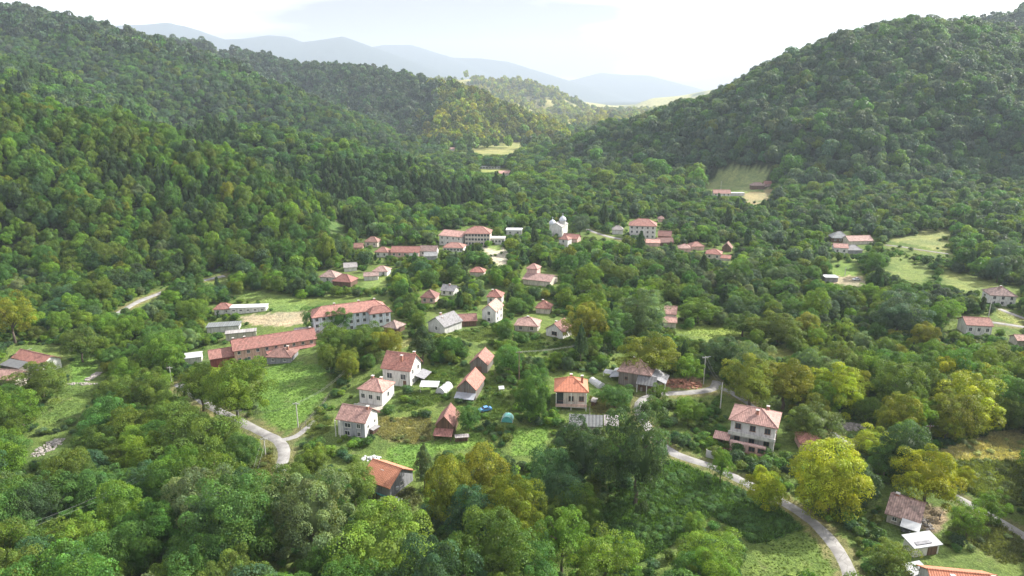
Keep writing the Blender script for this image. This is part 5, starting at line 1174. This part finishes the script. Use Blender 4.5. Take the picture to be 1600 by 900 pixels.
keep &= (fb * AR < np.where(y > 260, 12, 6)) & (fc * AR < np.minimum(.12 * AR, np.where(y > 450, 4, 26)))
near = y < 800
keep &= ~((px > 1400) & (px < 1600) & (py > 890) & (pyt < 905))      # the yard in front of the corner house is open
for fx, fy, fr_ in FOOT: keep &= ~(near & ((x - fx) ** 2 + (y - fy) ** 2 < (fr_ * .58 + cw * .26) ** 2))
for rx_, ry_, rw in RP[::2]: keep &= ~(near & ((x - rx_) ** 2 + (y - ry_) ** 2 < (rw * .5 + cw * .22 + .6) ** 2))
for tx, ty, tr in TREES: keep &= ~(near & ((x - tx) ** 2 + (y - ty) ** 2 < (tr * .80 + cw * .24) ** 2))
A = A[keep]; x, y, z, hill, cw, ch, px, py, pyt, dep, wpx, village = [q[keep] for q in (x, y, z, hill, cw, ch, px, py, pyt, dep, wpx, village)]; n = len(x)
# colour by place; sun and shade on the slopes are painted into the palettes
nn = fbm(x / 60, y / 60, 13); n2 = fbm(x / 22, y / 22, 17); key = np.empty(n, object); ru = rng.random(n)
def pick(mask, opts):
    ks = list(opts); p = np.array([opts[k] for k in ks], float); p /= p.sum(); key[mask] = rng.choice(ks, mask.sum(), p=p)
pick(np.ones(n, bool), dict(mid=4, dark=3, olive=3, lime=2, teal=2, silver=.7))
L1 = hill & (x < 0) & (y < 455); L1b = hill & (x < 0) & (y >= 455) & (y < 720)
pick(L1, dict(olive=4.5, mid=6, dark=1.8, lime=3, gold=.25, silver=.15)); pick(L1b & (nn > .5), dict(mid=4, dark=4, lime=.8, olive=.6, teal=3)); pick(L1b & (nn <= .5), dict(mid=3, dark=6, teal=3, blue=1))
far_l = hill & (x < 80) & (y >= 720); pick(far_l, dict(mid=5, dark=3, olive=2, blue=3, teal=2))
lit_ = hill & (px < 330) & (y > 540) & (y < 830) & (x < -150); pick(lit_ & (nn > .42), dict(blue=4, silver=1.5, lime=1.5, mid=3))  # paler leaves stand in for sunlight on this spur
rh = hill & (x >= 60) & (y < 1000); pick(rh, dict(blue=7, mid=3, dark=2, teal=1.5, silver=1.2, olive=.6))
pick(village, dict(mid=5, lime=3.5, olive=3, dark=1.6, silver=.8, gold=.4, teal=1))
fh = hill & (y > 1100); pick(fh, dict(blue=5, dark=3, teal=2)); pj = px + 110 * (nn - .5) + 60 * (n2 - .5); fh &= (pj > 680) & (pj < 970); pick(fh, dict(olive=3, gold=4, yel=3, lime=1)); lf = (y > 1750) & (pj > 640); pick(lf, dict(gold=2, yel=5, olive=2, lime=1))  # golden leaves paint sunlight on spur and far hills, bluish dark ones the shade
lr = (~hill) & (x > 20) & (y > 150) & (y < 235) & (px > 1250); pick(lr, dict(mid=2, lime=4, olive=4, gold=2, yel=1, silver=.6))
lb = (~hill) & (y <= 190) & (x < 0); pick(lb, dict(teal=2, mid=5, dark=1.2, lime=3, olive=3.5, silver=.8))
rm = (~hill) & (x > 60) & (y >= 235) & (y < 560); pick(rm, dict(mid=4, dark=3, blue=2, olive=2, lime=1.2, silver=.5))
vid_s = rng.random(n)
conif = (hill & (x < 0) & (y > 380) & (y < 720) & (fbm(x / 35, y / 35, 88) > .56) & (vid_s < .75)) | (village & (vid_s < .03))
key[conif] = 'dark'; ch = np.where(conif, cw * 1.9, ch); cw = np.where(conif, cw * .72, cw)
inframe = (px > -wpx * .4) & (px < 1600 + wpx * .4) & (pyt < 880) & (py > 0)
size = np.where(inframe, wpx, 0)
NIND = 300 - NHAND
order = np.argsort(-size); ind = order[:NIND]; isind = np.zeros(n, bool); isind[ind] = True
# labels of the individual trees: colour, size, form and the nearest landmark
LM = [(s, a, b) for s, a, b in LAND] + [("the lower road junction", *at(442, 690)[0][:2]), ("the stream-side meadow", *at(130, 575)[0][:2]), ("the dry stream stones", *at(78, 697)[0][:2]), ("the big left meadow", *at(455, 620)[0][:2]),
    ("the bramble slope", *at(1060, 800)[0][:2]), ("the bottom right lawn", *at(1240, 870)[0][:2]), ("the lower right road", *at(1250, 800)[0][:2]), ("the dry field", *at(1540, 700)[0][:2]), ("the bottom left corner", *at(60, 860)[0][:2]),
    ("the big silvery willow", *at(492, 870)[0][:2]), ("the cream-tipped tree", *at(315, 840)[0][:2]), ("the enormous dark tree", *at(992, 790)[0][:2]), ("the bottom edge pole", *at(343, 925)[0][:2]), ("the lower lawn", *at(690, 705)[0][:2]), ("the road bend", *at(1060, 614)[0][:2]), ("the far lane at the right", *at(1580, 822)[0][:2])]
PREP = {}
cand = []
form_of = {}
for i in ind:
    d2 = [((x[i] - a) ** 2 + (y[i] - b) ** 2, s, a, b) for s, a, b in LM]; dd, s, a, b = min(d2); dx, dy = x[i] - a, y[i] - b
    rel = ("right of" if dx > 0 else "left of") if abs(dx) > abs(dy) else ("behind" if dy > 0 else "in front of")
    close = "close " if dd < 12 ** 2 else ("" if dd < 26 ** 2 else "far "); s = s.replace(' with the ', ' with ')
    shape = 'cone' if conif[i] else ['round', 'dome', 'round', 'airy'][int(vid_s[i] * 4)]
    fm_ = {'cone': 'conical', 'round': 'rounded', 'dome': 'domed', 'airy': 'loose-crowned'}[shape]
    sz = 'small' if cw[i] < 6 else ('medium' if cw[i] < 9.2 else 'large')
    cand.append((i, shape, f"{sz} {WORD[key[i]]} {fm_} tree {close}{rel} {s}".replace("far in front of", "further in front of").replace("far behind", "further behind").replace("far left", "further left").replace("far right of", "further right of")))
by_l = {}
for q, (i, sh_, l) in enumerate(cand): by_l.setdefault(l, []).append(q)
for l, qs in by_l.items():
    if len(qs) in (2, 3):
        qs.sort(key=lambda q: dep[cand[q][0]])
        for wd_, q in zip(("nearer", "farther") if len(qs) == 2 else ("nearest", "middle", "farthest"), qs): cand[q] = (cand[q][0], cand[q][1], wd_ + ' ' + l)
cnt = {}
for _, _, l in cand: cnt[l] = cnt.get(l, 0) + 1
for i, shape, l in cand:
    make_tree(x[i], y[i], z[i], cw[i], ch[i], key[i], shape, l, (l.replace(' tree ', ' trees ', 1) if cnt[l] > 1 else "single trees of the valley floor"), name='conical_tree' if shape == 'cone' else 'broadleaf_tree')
# the rest, as masses
def colarr(keys, m): 
    c = np.array([PAL[k] for k in keys]); k = 1 + rng.uniform(-.2, .2, (len(c), 1)); c = c * k * (1 + rng.uniform(-.1, .1, c.shape)); return np.concatenate([c, np.ones((len(c), 1))], 1)
def mass(name, label, m, coll, variants, conifv):
    if m.sum() == 0: return
    v = rng.choice(variants, m.sum()); v = np.where(conif[m], rng.choice(conifv, m.sum()), v)
    rot = np.stack([rng.uniform(-.06, .06, m.sum()), rng.uniform(-.06, .06, m.sum()), rng.uniform(0, 6.28, m.sum())], 1)
    scatter(name, label, np.stack([x[m], y[m], z[m] - .3], 1), np.stack([cw[m], cw[m], ch[m]], 1), rot, v, colarr(key[m], m), coll)
rest = ~isind
mass("valley_trees", "trees and thickets around the village and along the stream, beyond the nearest ones", rest & ~hill & (y < 330), NEARC, [0, 1, 2, 3, 5], [4])
mass("village_woods", "groves on the valley floor behind the village", rest & ~hill & (y >= 330) & (y < 1080), MIDC, [0, 1, 2, 3], [4, 5])
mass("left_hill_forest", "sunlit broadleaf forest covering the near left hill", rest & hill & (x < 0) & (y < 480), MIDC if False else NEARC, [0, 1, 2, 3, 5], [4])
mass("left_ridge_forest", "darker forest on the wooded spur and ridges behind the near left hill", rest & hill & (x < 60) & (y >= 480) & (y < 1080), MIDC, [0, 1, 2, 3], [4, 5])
mass("right_hill_forest", "bluish broadleaf forest covering the big right hill", rest & hill & (((x >= 0) & (y < 480)) | ((x >= 60) & (y >= 480) & (y < 1080))), MIDC, [0, 1, 2, 3], [4, 5])
mass("distant_forest", "hazy forest on the distant hills up the valley", rest & (y >= 1080), FARC, [0, 1, 2], [3])
print("individual trees", len(TREES), "mass", int(rest.sum()))

# ------------------------------------------------------------------ shrubs, brambles, grass
P = np.concatenate([grid_pts(95, 300, 2.3), grid_pts(300, 560, 3.4)]); bx, by = P[:, 0], P[:, 1]; bz, bh = HT(bx, by, True)
bw = rng.uniform(1.2, 3.4, len(bx)); bhh = bw * rng.uniform(.6, 1.0, len(bx)); qx, qy, qd = project(bx, by, bz); _, qt, _ = project(bx, by, bz + bhh); qw = bw * F / qd
k = (qx > -60) & (qx < 1660) & (qy > 0) & (qt < 940) & (bh < bz - 1)
bar = np.maximum(1, (qw * .5 + 1) * ((qy - qt) * .5 + 1)); k &= (frac(I1, qx - qw * .5, qt, qx + qw * .5, qy) * bar < 5) & ((frac(I2, qx - qw * .5, qt, qx + qw * .5, qy) < .12) | ((by > 340) & (rng.random(len(bx)) < .18))) & (rng.random(len(bx)) < np.where(fbm(bx / 14, by / 14, 61) > .40, .95, .55))
for fx, fy, fr_ in FOOT: k &= ((bx - fx) ** 2 + (by - fy) ** 2 > (fr_ * .62 + .3) ** 2)
for rx_, ry_, rw in RP: k &= ((bx - rx_) ** 2 + (by - ry_) ** 2 > (rw * .5 + bw * .45) ** 2)
bx, by, bz, bw, bhh = bx[k], by[k], bz[k], bw[k], bhh[k]; nb = len(bx)
kk = rng.choice(['mid', 'lime', 'olive', 'dark', 'teal', 'silver'], nb, p=[.36, .2, .2, .12, .08, .04])
scatter("undergrowth", "shrubs, saplings and garden bushes filling the gaps between trees and houses", np.stack([bx, by, bz - .1], 1), np.stack([bw, bw, bhh], 1), np.stack([np.zeros(nb), np.zeros(nb), rng.uniform(0, 6.28, nb)], 1), rng.integers(0, 4, nb), colarr(kk, None), BUSHC)
GP, GC, GS, BP, BC, BS = [], [], [], [], [], []
for Pl, c, kd in CLEAR:
    W = at_many(Pl); wx = [p.x for p in W]; wy = [p.y for p in W]; ymid = sum(wy) / len(wy)
    if ymid > 300 or kd == 'yard': continue
    sp_ = .62 if ymid < 260 else 1.0
    gx, gy = np.meshgrid(np.arange(min(wx), max(wx), sp_), np.arange(min(wy), max(wy), sp_)); gx = gx.ravel() + rng.uniform(-.5, .5, gx.size) * sp_; gy = gy.ravel() + rng.uniform(-.5, .5, gy.size) * sp_
    gz = HT(gx, gy); ax, ay, _ = project(gx, gy, gz); m = poly_mask(Pl); ok = (ax > 0) & (ax < 1599) & (ay > 0) & (ay < 899); ok[ok] = m[(ay[ok] * .5).astype(int), (ax[ok] * .5).astype(int)]
    ok &= ~((rng.random(len(gx)) < (.45 if kd in ('lawn', 'field') else .15)))
    for fx, fy, fr_ in FOOT: ok &= ((gx - fx) ** 2 + (gy - fy) ** 2 > (fr_ * .75) ** 2)
    gx, gy, gz = gx[ok], gy[ok], gz[ok]; q = len(gx); cc = np.array(c) * (1 + .35 * (fbm(gx / 3, gy / 3, 7) - .5))[:, None] * (1 + rng.uniform(-.2, .2, (q, 1)))
    s = {'lawn': .2, 'field': .3, 'garden': .5, 'dry': .55, 'bramble': .85}[kd] * rng.uniform(.6, 1.4, q)
    GP.append(np.stack([gx, gy, gz], 1)); GC.append(cc); GS.append(np.stack([s * 1.5, s * 1.5, s], 1))
    if kd in ('bramble', 'dry', 'garden'):
        nbk = int(q * (.17 if kd == 'bramble' else .03)); ii = rng.permutation(q)[:nbk]; BP.append(np.stack([gx[ii], gy[ii], gz[ii] - .1], 1)); BC.append((cc[ii] * (.9 if kd == 'bramble' else 1) * (.7, .85, .6)) if kd != 'bramble' else cc[ii]); b_ = rng.uniform(.8, 2.2, nbk); BS.append(np.stack([b_, b_, b_ * .6], 1))
GP, GC, GS = map(np.concatenate, (GP, GC, GS)); q = len(GP)
scatter("grass", "grass, weeds and bramble leaves on the meadows, lawns and clearings", GP, GS, np.stack([np.zeros(q), np.zeros(q), rng.uniform(0, 6.28, q)], 1), rng.integers(0, 4, q), np.concatenate([GC, np.ones((q, 1))], 1), TUFTC)
BP, BC, BS = map(np.concatenate, (BP, BC, BS)); q = len(BP)
scatter("brambles", "low brambles and weeds on the rough slopes", BP, BS, np.stack([np.zeros(q), np.zeros(q), rng.uniform(0, 6.28, q)], 1), rng.integers(0, 4, q), np.concatenate([BC, np.ones((q, 1))], 1), BUSHC)
print("shrubs", nb, "grass", len(GP), "brambles", q)

# ------------------------------------------------------------------ the air of the valley
m, n_, l_, o_ = new_mat("valley_haze"); v = n_.new("ShaderNodeVolumePrincipled")
v.inputs['Density'].default_value = 0.000102; v.inputs['Color'].default_value = (.62, .70, .84, 1); v.inputs['Anisotropy'].default_value = .15
l_.new(v.outputs[0], o_.inputs['Volume'])
hz = MB().box(-13500, -900, -40, 13500, 13900, 1090).build("haze", m); tag(hz, "pale haze filling the valley air", "haze", None, 'stuff')
